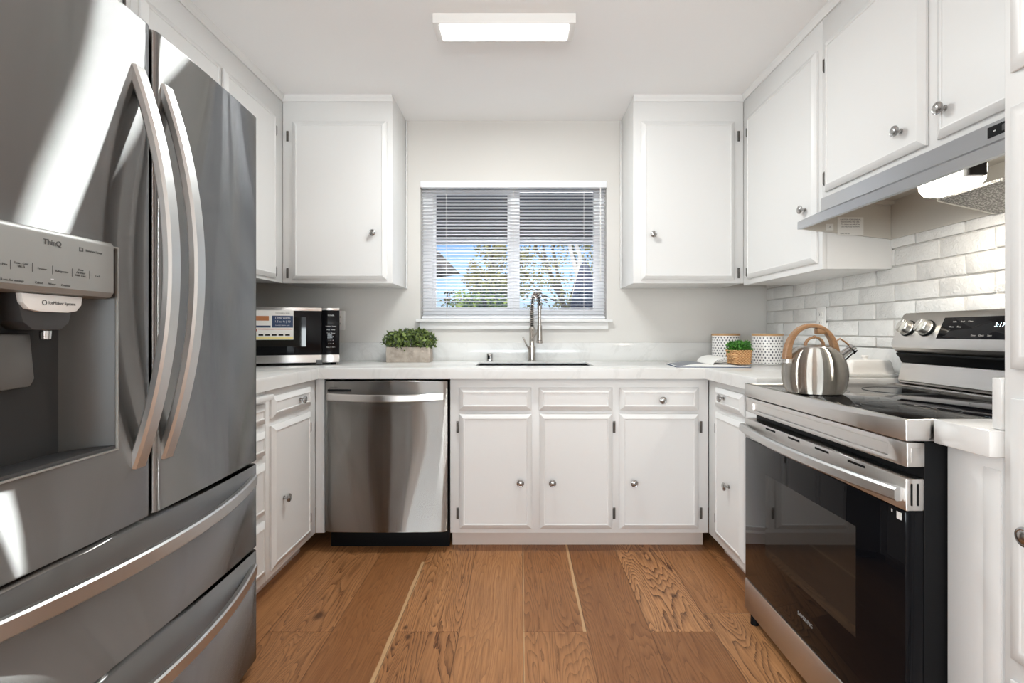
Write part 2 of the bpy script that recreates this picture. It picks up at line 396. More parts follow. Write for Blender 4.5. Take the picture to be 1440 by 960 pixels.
def cells(xs, ys, inc, z0, z1, bev=0.0, perm=None, top_only=False):
    """slab made of included grid cells; holes and L shapes come out with clean sides"""
    b2 = bmesh.new(); top, bot = {}, {}
    def V(d, i, j, z):
        if (i, j) not in d: d[(i, j)] = b2.verts.new((xs[i], ys[j], z))
        return d[(i, j)]
    nx, ny = len(xs)-1, len(ys)-1
    I = [[bool(inc(i, j)) for j in range(ny)] for i in range(nx)]
    for i in range(nx):
        for j in range(ny):
            if not I[i][j]: continue
            q = [(i, j), (i+1, j), (i+1, j+1), (i, j+1)]
            b2.faces.new([V(top, *k, z1) for k in q]); b2.faces.new([V(bot, *k, z0) for k in q][::-1])
            for (a, c, di, dj) in ((0, 1, 0, -1), (1, 2, 1, 0), (2, 3, 0, 1), (3, 0, -1, 0)):
                ii, jj = i+di, j+dj
                if not (0 <= ii < nx and 0 <= jj < ny and I[ii][jj]):
                    b2.faces.new([V(bot, *q[a], z0), V(bot, *q[c], z0), V(top, *q[c], z1), V(top, *q[a], z1)])
    bmesh.ops.recalc_face_normals(b2, faces=list(b2.faces))
    bmesh.ops.dissolve_limit(b2, angle_limit=0.01, verts=list(b2.verts), edges=list(b2.edges))
    if bev:
        es = [e for e in b2.edges if len(e.link_faces) == 2 and e.calc_face_angle() > 0.5 and (not top_only or min(v.co.z for v in e.verts) > z1-1e-6)]
        bmesh.ops.bevel(b2, geom=es, offset=bev, segments=2, profile=0.5, affect='EDGES')
    if perm:
        for v in b2.verts: v.co = Vector(perm(*v.co))
        bmesh.ops.recalc_face_normals(b2, faces=list(b2.faces))
    return b2
def raised(x0, x1, z0, z1, y, t=0.018, ins=0.022, low=0.009, step=0.0035):
    """raised-panel slab: back at y, front towards -y, sloping border and slightly stepped centre"""
    bm = bmesh.new()
    def ring(i, d): return [bm.verts.new(p) for p in ((x0+i, y-d, z0+i), (x1-i, y-d, z0+i), (x1-i, y-d, z1-i), (x0+i, y-d, z1-i))]
    rs = [ring(0, 0), ring(0, low-0.002), ring(0.002, low), ring(ins, t), ring(ins+0.003, t-step*0.2), ring(ins+0.0045, t-step), ring(ins+0.006, t-step)]
    for a, c in zip(rs, rs[1:]):
        for k in range(4): bm.faces.new([a[k], a[(k+1) % 4], c[(k+1) % 4], c[k]])
    bm.faces.new(rs[-1]); bm.faces.new(rs[0][::-1])
    bmesh.ops.recalc_face_normals(bm, faces=list(bm.faces))
    return bm
def leaves(n, place, size, bm=None, wfac=0.55, up=0.3):
    b2 = bm or bmesh.new()
    for _ in range(n):
        p = Vector(place()); s = size*random.uniform(0.6, 1.25)
        d = Vector((random.gauss(0, 1), random.gauss(0, 1), random.gauss(0, 1)+up)).normalized()
        a = d.cross(Vector((random.gauss(0, 1), random.gauss(0, 1), random.gauss(0, 1)))).normalized(); nn = d.cross(a)
        w = s*wfac/2
        v = [b2.verts.new(q) for q in (p, p+d*s*0.45+a*w+nn*s*0.06, p+d*s, p+d*s*0.45-a*w+nn*s*0.06)]
        m = b2.verts.new(p+d*s*0.5-nn*s*0.04)
        for i in range(4): b2.faces.new([v[i], v[(i+1) % 4], m])
    return b2

# ------------------------------------------------------------------ object helpers
def link(name, bm, m, parent=None, smooth=True, world=False):
    me = bpy.data.meshes.new(name)
    if world and parent is not None:
        r = parent
        while r.parent: r = r.parent
        bmesh.ops.transform(bm, matrix=r.matrix_basis.inverted(), verts=list(bm.verts))
    bm.to_mesh(me); bm.free()
    for mm in (m if isinstance(m, (list, tuple)) else [m]): me.materials.append(mm)
    o = bpy.data.objects.new(name, me); COL.objects.link(o)
    if parent: o.parent = parent
    if smooth:
        me.polygons.foreach_set('use_smooth', [True]*len(me.polygons))
        b = bmesh.new(); b.from_mesh(me)
        for e_ in b.edges:
            if len(e_.link_faces) != 2 or e_.calc_face_angle(0) > R(33): e_.smooth = False
        b.to_mesh(me); b.free()
    return o
def wl_(name, bm, m, parent, **k): return link(name, bm, m, parent, world=True, **k)
def root(name, label, cat, loc=(0, 0, 0), rz=0.0, group=None):
    o = bpy.data.objects.new(name, None); COL.objects.link(o); o.empty_display_size = 0.05
    o.location = loc; o.rotation_euler = (0, 0, rz); o['label'] = label; o['category'] = cat
    o.matrix_basis = Matrix.Translation(loc) @ Matrix.Rotation(rz, 4, 'Z')
    if group: o['group'] = group
    return o
def tag(o, label, cat, group=None):
    o['label'] = label; o['category'] = cat
    if group: o['group'] = group
    return o
def struct(name, bm, m, parent=None, smooth=False):
    o = link(name, bm, m, parent, smooth)
    if parent is None: o['kind'] = 'structure'
    return o
def text(name, s, size, m, parent, mat, align='CENTER', ext=0.0002, world=True, bold=False):
    cu = bpy.data.curves.new('txt', 'FONT'); cu.body = s; cu.size = size; cu.align_x = align; cu.align_y = 'CENTER'; cu.extrude = ext; cu.resolution_u = 3
    if bold: cu.offset = size*0.02
    t = bpy.data.objects.new('txt', cu); COL.objects.link(t)
    dg = bpy.context.evaluated_depsgraph_get(); me = bpy.data.meshes.new_from_object(t.evaluated_get(dg))
    bpy.data.objects.remove(t); bpy.data.curves.remove(cu)
    bm = bmesh.new(); bm.from_mesh(me); bpy.data.meshes.remove(me)
    bmesh.ops.transform(bm, matrix=mat, verts=list(bm.verts))
    return link(name, bm, m, parent, smooth=False, world=world)
def facing(loc, direction):
    """matrix putting text (local xy) on a vertical face looking towards direction '+X','-X','-Y'"""
    rz = {'-Y': 0, '+X': math.pi/2, '-X': -math.pi/2}[direction]
    return Matrix.Translation(loc) @ Matrix.Rotation(rz, 4, 'Z') @ Matrix.Rotation(math.pi/2, 4, 'X')

# ------------------------------------------------------------------ room shell
CEIL = 2.357; WB = 3.08; WLX = -1.622; WRX = 1.51
FACE_B = 2.465; FACE_L = -1.003; FACE_R = 0.917
CT = 0.895; CU = 0.842
struct('floor', box(-3.2, 3.2, -4.6, WB+0.15, -0.05, 0.0), M['floor'])
struct('ceiling', box(-3.2, 3.2, -4.6, WB+0.15, CEIL, CEIL+0.05), M['ceil'])
OX0, OX1, OZ0, OZ1 = -0.613, 0.523, 1.145, 1.99
struct('wall_back', cells([-3.2, OX0, OX1, 3.2], [0, OZ0, OZ1, CEIL], lambda i, j: not (i == 1 and j == 1), WB, WB+0.15, perm=lambda x, y, z: (x, z, y)), M['wall'])
struct('wall_left', box(WLX-0.1, WLX, 0.05, WB, 0, CEIL), M['wall'])
struct('wall_right', box(WRX, WRX+0.1, 0.05, WB, 0, CEIL), M['wall'])
struct('wall_left_return', box(-3.1, WLX-0.1, 0.05, 0.15, 0, CEIL), M['wall'])
struct('wall_right_return', box(WRX+0.1, 3.1, 0.05, 0.15, 0, CEIL), M['wall'])
struct('wall_rear_room_left', cells([-4.6, -3.4, -1.0, 0.15], [0, 0.7, 2.1, CEIL], lambda i, j: not (i == 1 and j == 1), -3.2, -3.1, perm=lambda x, y, z: (z, x, y)), M['wall'])
struct('wall_rear_room_right', box(3.1, 3.2, -4.6, 0.15, 0, CEIL), M['wall'])
struct('wall_rear', cells([-3.2, -1.4, 2.0, 3.2], [0, 0.35, 2.2, CEIL], lambda i, j: not (i == 1 and j == 1), -4.6, -4.5, perm=lambda x, y, z: (x, z, y)), M['wall'])
wr_ = struct('window_2', cells([-1.4, -1.34, 0.27, 0.33, 1.94, 2.0], [0.35, 0.41, 2.14, 2.2], lambda i, j: not (i in (1, 3) and j == 1), -4.57, -4.52, perm=lambda x, y, z: (x, z, y)), M['vinyl'])  # unseen rear window, put in as an opening for the light
wq_ = struct('window_3', cells([-3.4, -3.34, -2.23, -2.17, -1.06, -1.0], [0.7, 0.76, 2.04, 2.1], lambda i, j: not (i in (1, 3) and j == 1), -3.17, -3.12, perm=lambda x, y, z: (z, x, y)), M['vinyl'])  # unseen side window, likewise put in for the light

# kitchen window: frame, centre meeting stile, panes, sill
w1 = struct('window_1', cells([OX0, -0.552, -0.068, -0.008, 0.458, OX1], [OZ0, 1.21, 1.955, OZ1], lambda i, j: not (i in (1, 3) and j == 1), 3.165, 3.215, bev=0.003, perm=lambda x, y, z: (x, z, y)), M['vinyl'])
struct('sash', cells([-0.552, -0.535, -0.085, -0.068], [1.21, 1.225, 1.94, 1.955], lambda i, j: not (i == 1 and j == 1), 3.18, 3.20, bev=0.002, perm=lambda x, y, z: (x, z, y)), M['vinyl'], w1)
struct('pane', box(-0.54, -0.08, 3.188, 3.192, 1.22, 1.945), M['glass'], w1)
struct('pane', box(-0.008, 0.458, 3.196, 3.20, 1.21, 1.955), M['glass'], w1)
sl = box(-0.635, 0.555, WB-0.035, WB-0.001, 1.128, 1.146, 0.004); box(-0.615, 0.53, WB-0.016, WB-0.001, 1.085, 1.128, 0.003, bm=sl)
box(OX0+0.001, OX1-0.001, WB-0.001, 3.164, 1.1455, 1.149, bm=sl)
struct('window_sill', sl, M['trim'], w1, True)

# painted brick tiles on the right wall
bm = bmesh.new()
TX = 1.496
quadbox(bm, TX+0.006, WRX, 0.97, WB-0.001, 1.003, 1.62)
gf = len(bm.faces)
rb = random.Random(3)
zc = [1.003, 1.0507]
while zc[-1] < 1.60: zc.append(zc[-1]+0.07)
for r_, (z0, z1) in enumerate(zip(zc, zc[1:])):
    y = 1.697 - (0.1075 if r_ % 2 else 0.0) - 5*0.215
    while y < WB-0.004:
        y0, y1 = max(y, 0.972), min(y+0.215, WB-0.003)
        if y1-y0 > 0.02:
            g = 0.0038; j = lambda: rb.uniform(-0.0016, 0.0016)
            xf = TX-rb.uniform(0.002, 0.0065); ch = 0.007
            P = [(y0+g+j(), z0+g+j()), (y1-g+j(), z0+g+j()), (y1-g+j(), z1-g+j()), (y0+g+j(), z1-g+j())]
            cy, cz_ = (y0+y1)/2, (z0+z1)/2
            A = [bm.verts.new((TX+0.007, p[0], p[1])) for p in P]
            B = [bm.verts.new((xf+0.003, p[0], p[1])) for p in P]
            C_ = [bm.verts.new((xf+rb.uniform(-0.0008, 0.0008), p[0]+(ch if p[0] < cy else -ch), p[1]+(ch if p[1] < cz_ else -ch))) for p in P]
            for a, c in ((A, B), (B, C_)):
                for k in range(4): bm.faces.new([a[k], a[(k+1) % 4], c[(k+1) % 4], c[k]])
            bm.faces.new(C_)
        y += 0.215
bmesh.ops.recalc_face_normals(bm, faces=list(bm.faces))
for f_ in list(bm.faces)[:gf]: f_.material_index = 1
tl = link('wall_right_tiles', bm, [M['tile'], M['grout']]); tl['kind'] = 'structure'

# ------------------------------------------------------------------ small cabinet hardware
def knob_bm(x, y, z):
    """mushroom knob on a short stem, pointing to -y"""
    Mx = Matrix.Translation((x, y, z)) @ Matrix.Rotation(math.pi/2, 4, 'X')
    return lathe([(0.0085, 0), (0.0085, 0.002), (0.0055, 0.004), (0.005, 0.014), (0.009, 0.016), (0.0165, 0.019), (0.0178, 0.022), (0.0170, 0.025), (0.0138, 0.0268), (0.0122, 0.0264), (0.0104, 0.0278), (0.0046, 0.0288), (0, 0.029)], 28, None, Mx)
def hinge_bm(x, y, z):
    bm = cyl((x, y-0.006, z-0.022), (x, y-0.006, z+0.022), 0.0046, n=12, bev=0.0015)
    box(x-0.0062, x+0.0062, y-0.004, y-0.0005, z-0.028, z+0.028, 0.0012, bm=bm)
    lathe([(0, -0.004), (0.002, -0.003), (0.0026, 0)], 10, bm, Matrix.Translation((x, y-0.006, z-0.022)))
    return bm
def door(par, x0, x1, z0, z1, knob=None, hinge_x=None, hz=None, name='door', y=0.0, t=0.018, low=0.009, step=0.0035):
    d = link(name, raised(x0, x1, z0, z1, y-0.0015, t, low=low, step=step), M['cab'], par)
    if knob: link('knob', knob_bm(knob[0], y+0.001-t, knob[1]), M['nickel'], d)['label'] = 'brushed nickel knob'
    if hinge_x is not None:
        for hz_ in hz: link('hinge', hinge_bm(hinge_x, y-0.0008, hz_), M['hinge'], d)
    return d
def base_carcass(par, x0, x1, depth, z1=CU, toe=0.089, hollow=True, toe_m='toe', board=0.02):
    bm = box(x0, x1, 0, board, toe, z1, 0.0015)
    for a in (x0, x1-0.018): box(a, a+0.018, board, depth, toe, z1, bm=bm)
    box(x0+0.018, x1-0.018, board, depth, toe, toe+0.018, bm=bm)
    link('carcass', bm, M['cab'], par)
    link('toe_kick', box(x0, x1, 0.075, 0.09, 0.0, toe, 0.001), M[toe_m], par)

def bx(px, Y=2.447): return (px-VX)*Y/F
def bz(py, Y=2.447): return CZ-(py-VY)*Y/F

# back base cabinet under the sink
c = root('base_cabinet', 'white sink base cabinet with three doors and three drawer fronts under the window', 'cabinet', ((-0.345+FACE_R)/2, FACE_B, 0))
ox = c.location.x
base_carcass(c, -0.345-ox, FACE_R-0.002-ox, 0.58)
zt, zb_ = bz(582), bz(744.5)
for x0, x1, kx, hx in ((645.5, 748, 731.7, 643.6), (759, 861.5, 776.7, 863.5), (871.7, 983.3, 891, 985.5)):
    door(c, bx(x0)-ox, bx(x1)-ox, zb_, zt, (bx(kx)-ox, bz(678)), bx(hx, FACE_B)-ox, (bz(601), bz(723)))
for x0, x1, kx in ((645, 747.5, None), (757.7, 862, None), (871.7, 983.5, 931)):
    door(c, bx(x0)-ox, bx(x1)-ox, bz(577.5), bz(545), (bx(kx)-ox, bz(562)) if kx else None, name='drawer')

# left base: corner cabinet and drawer bank (faces +X); local x = world Y - origin
LY0 = 1.985
c = root('base_cabinet', 'white corner base cabinet with one drawer and one door left of the dishwasher', 'cabinet', (FACE_L, LY0, 0), math.pi/2)
base_carcass(c, 0, FACE_B-LY0-0.001, 0.60)
zz = lambda py, Y: CZ-(py-VY)*Y/F
door(c, 2.0125-LY0, 2.383-LY0, 0.118, 0.694, (2.10-LY0, 0.38), 2.392-LY0, (0.62, 0.19))
door(c, 2.0125-LY0, 2.383-LY0, 0.722, 0.812, (2.255-LY0, 0.768), name='drawer')
bm = box(FACE_L+0.0005, -0.959, FACE_B, FACE_B+0.02, 0.089, CU, 0.001); wl_('filler_strip', bm, M['cab'], c)
c = root('drawer_base_cabinet', 'white drawer bank with a pull-out board beside the fridge', 'cabinet', (FACE_L, 1.612, 0), math.pi/2)
base_carcass(c, 0, LY0-1.612-0.001, 0.60)
for z0, z1 in ((0.712, 0.79), (0.590, 0.684), (0.361, 0.56), (0.127, 0.336)):
    door(c, 0.03, 0.35, z0, z1, (0.16, (z0+z1)/2), name='drawer')
link('pull_out_board', box(0.02, 0.362, -0.04, 0.0, 0.806, 0.826, 0.003), M['cab'], c)

# right base cabinet (faces -X); local x = origin - world Y
RY0 = 2.463
c = root('base_cabinet', 'narrow white base cabinet with a drawer and a door between sink run and stove', 'cabinet', (FACE_R, RY0, 0), -math.pi/2)
base_carcass(c, 0, RY0-1.906, 0.57)
door(c, RY0-2.354, RY0-2.058, 0.125, 0.698, (RY0-2.215+0.03, 0.40), RY0-2.362, (0.62, 0.20))
door(c, RY0-2.354, RY0-2.058, 0.724, 0.814, (RY0-2.24, 0.775), name='drawer')

# narrow end cabinet right of the stove + tall pantry
c = root('end_cabinet', 'narrow plain white cabinet panel between stove and tall pantry', 'cabinet', (0.928, 1.099, 0), -math.pi/2)
bm = box(0, 0.126, 0, 0.56, 0.0, 0.826, 0.002); box(0.088, 0.124, -0.0018, -0.0002, 0.0, 0.80, 0.0005, bm=bm)
link('carcass', bm, M['cab'], c)
PY0 = 0.963
c = root('pantry_cabinet', 'tall white pantry cabinet cut off by the right edge of the photo', 'cabinet', (0.922, PY0, 0), -math.pi/2)
link('carcass', box(0, 0.60, 0, 0.585, 0.0, CEIL-0.03, 0.002), M['cab'], c)
PD = dict(t=0.012, low=0.006, step=0.0008)
door(c, 0.018, 0.56, 0.459, 0.945, (0.073, 0.706), **PD)
door(c, 0.018, 0.56, 0.10, 0.42, **PD)
door(c, 0.018, 0.56, 1.0, 1.488, **PD)
door(c, 0.018, 0.56, 1.553, 2.2, (0.52, 1.60), **PD)

# ------------------------------------------------------------------ upper cabinets
UB = 1.335; UY = 2.752; ULX = -1.299; URX = 1.214
def upper(par, x0, x1, depth, zb=UB, zt=CEIL-0.001):
    bm = box(x0, x1, 0, 0.02, zb, zt, 0.0015)
    box(x0+0.0005, x1-0.0005, 0.0195, depth, zb+0.0005, zt, 0.001, bm=bm)
    link('carcass', bm, M['cab'], par)
c = root('upper_cabinet', 'white single-door wall cabinet left of the window', 'cabinet', (ULX, UY, 0))
upper(c, 0.0, -0.699-ULX, WB-UY-0.001)
link('scribe_strip', box(-0.6985-ULX, -0.690-ULX, WB-UY-0.02, WB-UY-0.001, UB, CEIL-0.001, 0.002), M['cab'], c)
door(c, -1.243-ULX, -0.729-ULX, 1.352, 2.214, ((525-VX)*2.735/F-ULX, CZ+139*2.735/F), (404.5-VX)*UY/F-ULX, (1.39, 2.135))
c = root('upper_cabinet', 'white single-door wall cabinet right of the window', 'cabinet', (0.612, UY, 0))
upper(c, 0.0, URX-0.612-0.0005, WB-UY-0.001)
link('scribe_strip', box(-0.009, -0.0005, WB-UY-0.02, WB-UY-0.001, UB, CEIL-0.001, 0.002), M['cab'], c)
door(c, (902-VX)*2.735/F-0.612, (1034-VX)*2.735/F-0.612, 1.352, 2.214, ((918-VX)*2.735/F-0.612, CZ+137*2.735/F), (1038.5-VX)*UY/F-0.612, (1.39, 2.135))

c = root('upper_cabinet', 'white wall cabinet behind the fridge in the left corner', 'cabinet', (ULX, 1.68, 0), math.pi/2)
upper(c, 0, UY-1.68-0.001, 0.32)
door(c, 2.19-1.68, 2.66-1.68, 1.352, 2.214, None, 2.668-1.68, (1.39, 2.135))
door(c, 1.715-1.68, 2.165-1.68, 1.352, 2.214, None)
c = root('over_fridge_cabinet', 'white two-door wall cabinet above the fridge', 'cabinet', (ULX, 0.55, 0), math.pi/2)
upper(c, 0, 1.68-0.55-0.001, 0.32, 1.79)
door(c, 0.04, 0.54, 1.83, 2.214, (0.50, 1.88))
door(c, 0.56, 1.085, 1.83, 2.214, (0.60, 1.88), 1.095, (1.88, 2.15))

HY1 = 2.033
c = root('upper_cabinet', 'white single-door corner wall cabinet next to the range hood', 'cabinet', (URX, UY-0.0005, 0), -math.pi/2)
upper(c, 0, UY-HY1, 0.28, UB-0.012)
door(c, UY-2.692, UY-2.058, 1.352, 2.214, (UY-2.13, CZ+172*2.13/F), UY-2.700, (1.39, 2.135))
c = root('upper_cabinet', 'white two-door wall cabinet above the range hood', 'cabinet', (URX, HY1-0.001, 0), -math.pi/2)
H0 = HY1-0.001
upper(c, 0, H0-0.966, 0.28, 1.606)
door(c, H0-2.003, H0-1.503, 1.624, 2.214, (H0-1.59, 1.700), H0-2.012, (1.68, 2.13))
door(c, H0-1.462, H0-1.00, 1.624, 2.214, (H0-1.425, 1.70))

# crown trim
def crown(name, axis, a0, a1, face, sgn):
    p = [(0, CEIL-0.034), (0.006*sgn, CEIL-0.034), (0.009*sgn, CEIL-0.022), (0.014*sgn, CEIL-0.012), (0.016*sgn, CEIL-0.0005), (0, CEIL-0.0005)]
    struct(name, prism([(face+a, b) for a, b in p], axis, a0, a1), M['trim'])
crown('trim_1', 'y', 0.55, UY-0.017, ULX+0.0005, 1)
crown('trim_2', 'x', ULX+0.0005, -0.699, UY-0.0005, -1)
crown('trim_3', 'x', 0.612, URX-0.0005, UY-0.0005, -1)
crown('trim_4', 'y', 0.966, UY-0.017, URX-0.0005, -1)

# ------------------------------------------------------------------ countertop with undermount sink
SX0, SX1, SY0, SY1 = -0.238, 0.381, 2.62, 2.99
CX0, CX1, CY = -0.977, 0.889, 2.435
xs = [-1.618, CX0, SX0, SX1, CX1, 1.4945]; ys = [1.608, 1.904, CY, SY0, SY1, WB-0.002]
def inc(i, j):
    if i == 2 and j == 3: return False
    if j >= 2: return True
    if i == 0: return True
    if i == 4: return j == 1
    return False
c = root('countertop', 'white veined quartz worktop running round the back of the kitchen', 'countertop', (0, 2.75, CU))
bm = cells(xs, ys, inc, 0.8835, CT, bev=0.004, top_only=True)
A0 = CU+0.0005
ap = cells([CX0-0.02, CX0, CX1, CX1+0.02, 1.4945], [1.608, 1.904, 1.924, CY, CY+0.02], lambda i, j: (i == 0) or (i == 1 and j == 3) or (i == 2 and j >= 1) or (i == 3 and j == 1), A0, 0.8835)
me_ = bpy.data.meshes.new('tmp'); ap.to_mesh(me_); ap.free(); bm.from_mesh(me_); bpy.data.meshes.remove(me_)
wl_('worktop', bm, M['quartz'], c)
c = root('backsplash', 'long low white quartz upstand along the back wall under the window', 'backsplash', (0, WB-0.013, CT))
wl_('panel', box(-1.595, 1.474, WB-0.024, WB-0.002, CT, 1.005, 0.002), M['quartz'], c)
c = root('backsplash', 'low white quartz upstand under the painted bricks on the right wall', 'backsplash', (1.484, 2.4, CT))
wl_('panel', box(1.4745, 1.4945, 1.904, WB-0.002, CT, 1.002, 0.002), M['quartz'], c)
c = root('backsplash', 'low white quartz upstand on the left wall behind the microwave', 'backsplash', (-1.607, 2.4, CT))
wl_('panel', box(-1.618, -1.596, 1.608, WB-0.002, CT, 1.005, 0.002), M['quartz'], c)
c = root('countertop', 'short white quartz worktop end between stove and tall pantry', 'countertop', (1.2, 1.03, 0.826))
wl_('worktop', box(0.897, 1.49, 0.9665, 1.099, 0.827, 0.880, 0.004), M['quartz'], c)
c = root('backsplash', 'short white quartz upstand against the tall pantry', 'backsplash', (1.2, 0.975, 0.8805))
wl_('panel', box(0.918, 1.49, 0.9655, 0.985, 0.8805, 0.98, 0.003), M['quartz'], c)

s = root('sink', 'stainless undermount sink below the window', 'sink', (0.07, 2.81, 0.66))
t_ = 0.004
bm = cells([SX0-0.02, SX0-0.003, SX1+0.003, SX1+0.02], [SY0-0.02, SY0-0.003, SY1+0.003, SY1+0.02], lambda i, j: not (i == 1 and j == 1), 0.8780, 0.8830)
a, b_, c0, d0 = SX0-0.003, SX1+0.003, SY0-0.003, SY1+0.003
for q in ((a-t_, a, c0-t_, d0+t_), (b_, b_+t_, c0-t_, d0+t_), (a, b_, c0-t_, c0), (a, b_, d0, d0+t_)): box(*q, 0.66, 0.8825, bm=bm)
box(a, b_, c0, d0, 0.656, 0.66, bm=bm)
wl_('basin', bm, M['chrome'], s)
wl_('drain', lathe([(0, 0.002), (0.03, 0.002), (0.034, 0.004), (0.045, 0.003), (0.045, 0)], 32, None, Matrix.Translation((0.07, 2.82, 0.6602))), M['nickel'], s)

# faucet
fx, fy = 0.066, 3.018
f = root('faucet', 'brushed nickel pull-down spring faucet behind the sink', 'faucet', (fx, fy, CT))
wl_('base', lathe([(0.026, 0), (0.026, 0.004), (0.0225, 0.007), (0.0225, 0.085), (0.019, 0.09), (0.0155, 0.095), (0.0155, 0.19), (0.017, 0.193), (0.017, 0.20), (0.013, 0.205), (0, 0.205)], 32, None, Matrix.Translation((fx, fy, CT))), M['faucet'], f)
def arc_pt(t):
    # spring hose: up, over and down in front (towards the room, a little to the right)
    if t < 0.45: return Vector((fx, fy, CT+0.20+t/0.45*0.125))
    a = (t-0.45)/0.55*math.pi; r = 0.075
    o = r*(1-math.cos(a)); return Vector((fx+o*0.27, fy-o*0.96, CT+0.325+r*math.sin(a)*0.95))
wl_('hose', tube([arc_pt(i/60) for i in range(61)], 0.0062, 10), M['gasket'], f)
co = []
turns = 24
for i in range(turns*10+1):
    t = i/(turns*10); p = arc_pt(t); q = arc_pt(min(1, t+0.01)) if t < 0.99 else p+(p-arc_pt(t-0.01))
    tg = (q-p).normalized(); sd = Vector((0.985, 0.17, 0)); n2 = tg.cross(sd).normalized(); an = 2*math.pi*turns*t
    co.append(p+sd*0.0125*math.cos(an)+n2*0.0125*math.sin(an))
wl_('spring', tube(co, 0.0027, 6), M['faucet'], f)
ep = arc_pt(1.0)
bm = cyl(ep, ep+Vector((0, 0, -0.022)), 0.0135, 0.0135, 24, bev=0.002)
cyl(ep+Vector((0, 0, -0.02)), ep+Vector((0, 0, -0.115)), 0.009, 0.009, 20, bm)
cyl(ep+Vector((0, 0, -0.112)), ep+Vector((0, 0, -0.20)), 0.0135, 0.0165, 24, bm, bev=0.002)
cyl(ep+Vector((0, 0, -0.20)), ep+Vector((0, 0, -0.215)), 0.019, 0.018, 24, bm, bev=0.002)
wl_('spray_head', bm, M['faucet'], f)
hp = ep+Vector((0, 0, -0.125))
wl_('holder_arm', tube([(fx, fy, CT+0.12), (fx+0.006, fy-0.04, CT+0.145), (hp.x-0.002, hp.y+0.03, hp.z-0.02), (hp.x, hp.y+0.012, hp.z-0.02)], 0.006, 10), M['faucet'], f)
wl_('lever', tube([(fx-0.018, fy-0.008, CT+0.075), (fx-0.03, fy-0.015, CT+0.095), (fx-0.055, fy-0.02, CT+0.145)], lambda t: 0.0055-0.0012*t, 10), M['faucet'], f)
g = root('air_gap', 'small chrome air gap cap left of the faucet', 'air gap', (-0.186, 3.02, CT))
link('cap', lathe([(0.021, 0), (0.021, 0.003), (0.019, 0.004), (0.019, 0.043), (0.017, 0.047), (0, 0.048)], 28), M['chrome'], g)
bm = bmesh.new()
for k in range(3): box(-0.012+k*0.009, -0.007+k*0.009, -0.0205, -0.016, 0.014, 0.036, bm=bm)
link('slot', bm, M['black'], g, smooth=False)

# ------------------------------------------------------------------ refrigerator
FX = -0.822; FYc = 1.127; FY0, FY1 = FYc-0.477, FYc+0.477; FT = 1.748
fr = root('refrigerator', 'large stainless french-door refrigerator with ice dispenser and two freezer drawers', 'refrigerator', (-1.2, FYc, 0))
bm = box(-1.60, FX-0.075, FY0+0.004, FY1-0.004, 0.03, FT-0.01, 0.004)
wl_('cabinet', bm, M['dark'], fr)
def bulge(y):
    u = (y-FYc)/0.477; return 0.016*(1-u*u)
def panel(y0, y1, z0, z1, hole=None, ny=30, r=0.012):
    """fridge door skin: bowed across the whole width, rounded vertical edges, optional rectangular hole"""
    def ed(y):
        d = min(y-y0, y1-y)
        return -(r-math.sqrt(max(0, r*r-(r-d)**2))) if d < r else 0.0
    ysl = sorted(set([y0, y1] + [y0+r*k for k in (0.02, 0.08, 0.2, 0.4, 0.7, 1.0)] + [y1-r*k for k in (0.02, 0.08, 0.2, 0.4, 0.7, 1.0)] + [y0+r+(y1-y0-2*r)*i/ny for i in range(1, ny)] + (list(hole[:2]) if hole else [])))
    zsl = sorted(set([z0, z0+0.001, z0+0.004, z1-0.004, z1-0.001, z1] + (list(hole[2:]) if hole else [])))
    bm = bmesh.new(); V = {}
    def zo(z):
        d = min(z-z0, z1-z); return -0.004 if d < 0.0005 else (-0.0015 if d < 0.002 else 0)
    for i, y in enumerate(ysl):
        for j, z in enumerate(zsl): V[i, j] = bm.verts.new((FX-0.0145+bulge(y)+ed(y)+zo(z), y, z))
    for i in range(len(ysl)-1):
        for j in range(len(zsl)-1):
            if hole and hole[0]-1e-6 <= ysl[i] and ysl[i+1] <= hole[1]+1e-6 and hole[2]-1e-6 <= zsl[j] and zsl[j+1] <= hole[3]+1e-6: continue
            bm.faces.new([V[i, j], V[i+1, j], V[i+1, j+1], V[i, j+1]])
    XB = FX-0.072; ni, nj = len(ysl)-1, len(zsl)-1
    lo = [bm.verts.new((XB, y, z0)) for y in ysl]; hi = [bm.verts.new((XB, y, z1)) for y in ysl]
    for i in range(ni):
        bm.faces.new([lo[i], lo[i+1], V[i+1, 0], V[i, 0]]); bm.faces.new([V[i, nj], V[i+1, nj], hi[i+1], hi[i]])
    bm.faces.new([lo[0]]+[V[0, j] for j in range(nj+1)]+[hi[0]]); bm.faces.new([hi[-1]]+[V[ni, j] for j in range(nj, -1, -1)]+[lo[-1]])
    if not hole: bm.faces.new(lo[::-1]+hi)
    bmesh.ops.recalc_face_normals(bm, faces=list(bm.faces))
    return bm
FZ = 0.662
hole = (0.765, 1.03, 0.829, 1.24)
dl = wl_('door', panel(FY0, FYc-0.005, FZ, FT, hole), M['fridge'], fr)
dr = wl_('door', panel(FYc+0.005, FY1, FZ, FT), M['fridge'], fr)
d1 = wl_('drawer', panel(FY0, FY1, 0.391, FZ-0.010), M['fridge'], fr)
d2 = wl_('drawer', panel(FY0, FY1, 0.035, 0.381), M['fridge'], fr)
wl_('centre_seal', box(FX-0.0595, FX-0.022, FYc-0.0046, FYc+0.0046, FZ+0.002, FT-0.002), M['gasket'], fr)
wl_('gasket', box(FX-0.0745, FX-0.06, FY0+0.01, FY1-0.01, 0.05, FT-0.012), M['gasket'], fr)
def bow(n, depth, base): return [(i/n, base+depth*(1-abs(2*i/n-1)**2.0)) for i in range(n+1)]
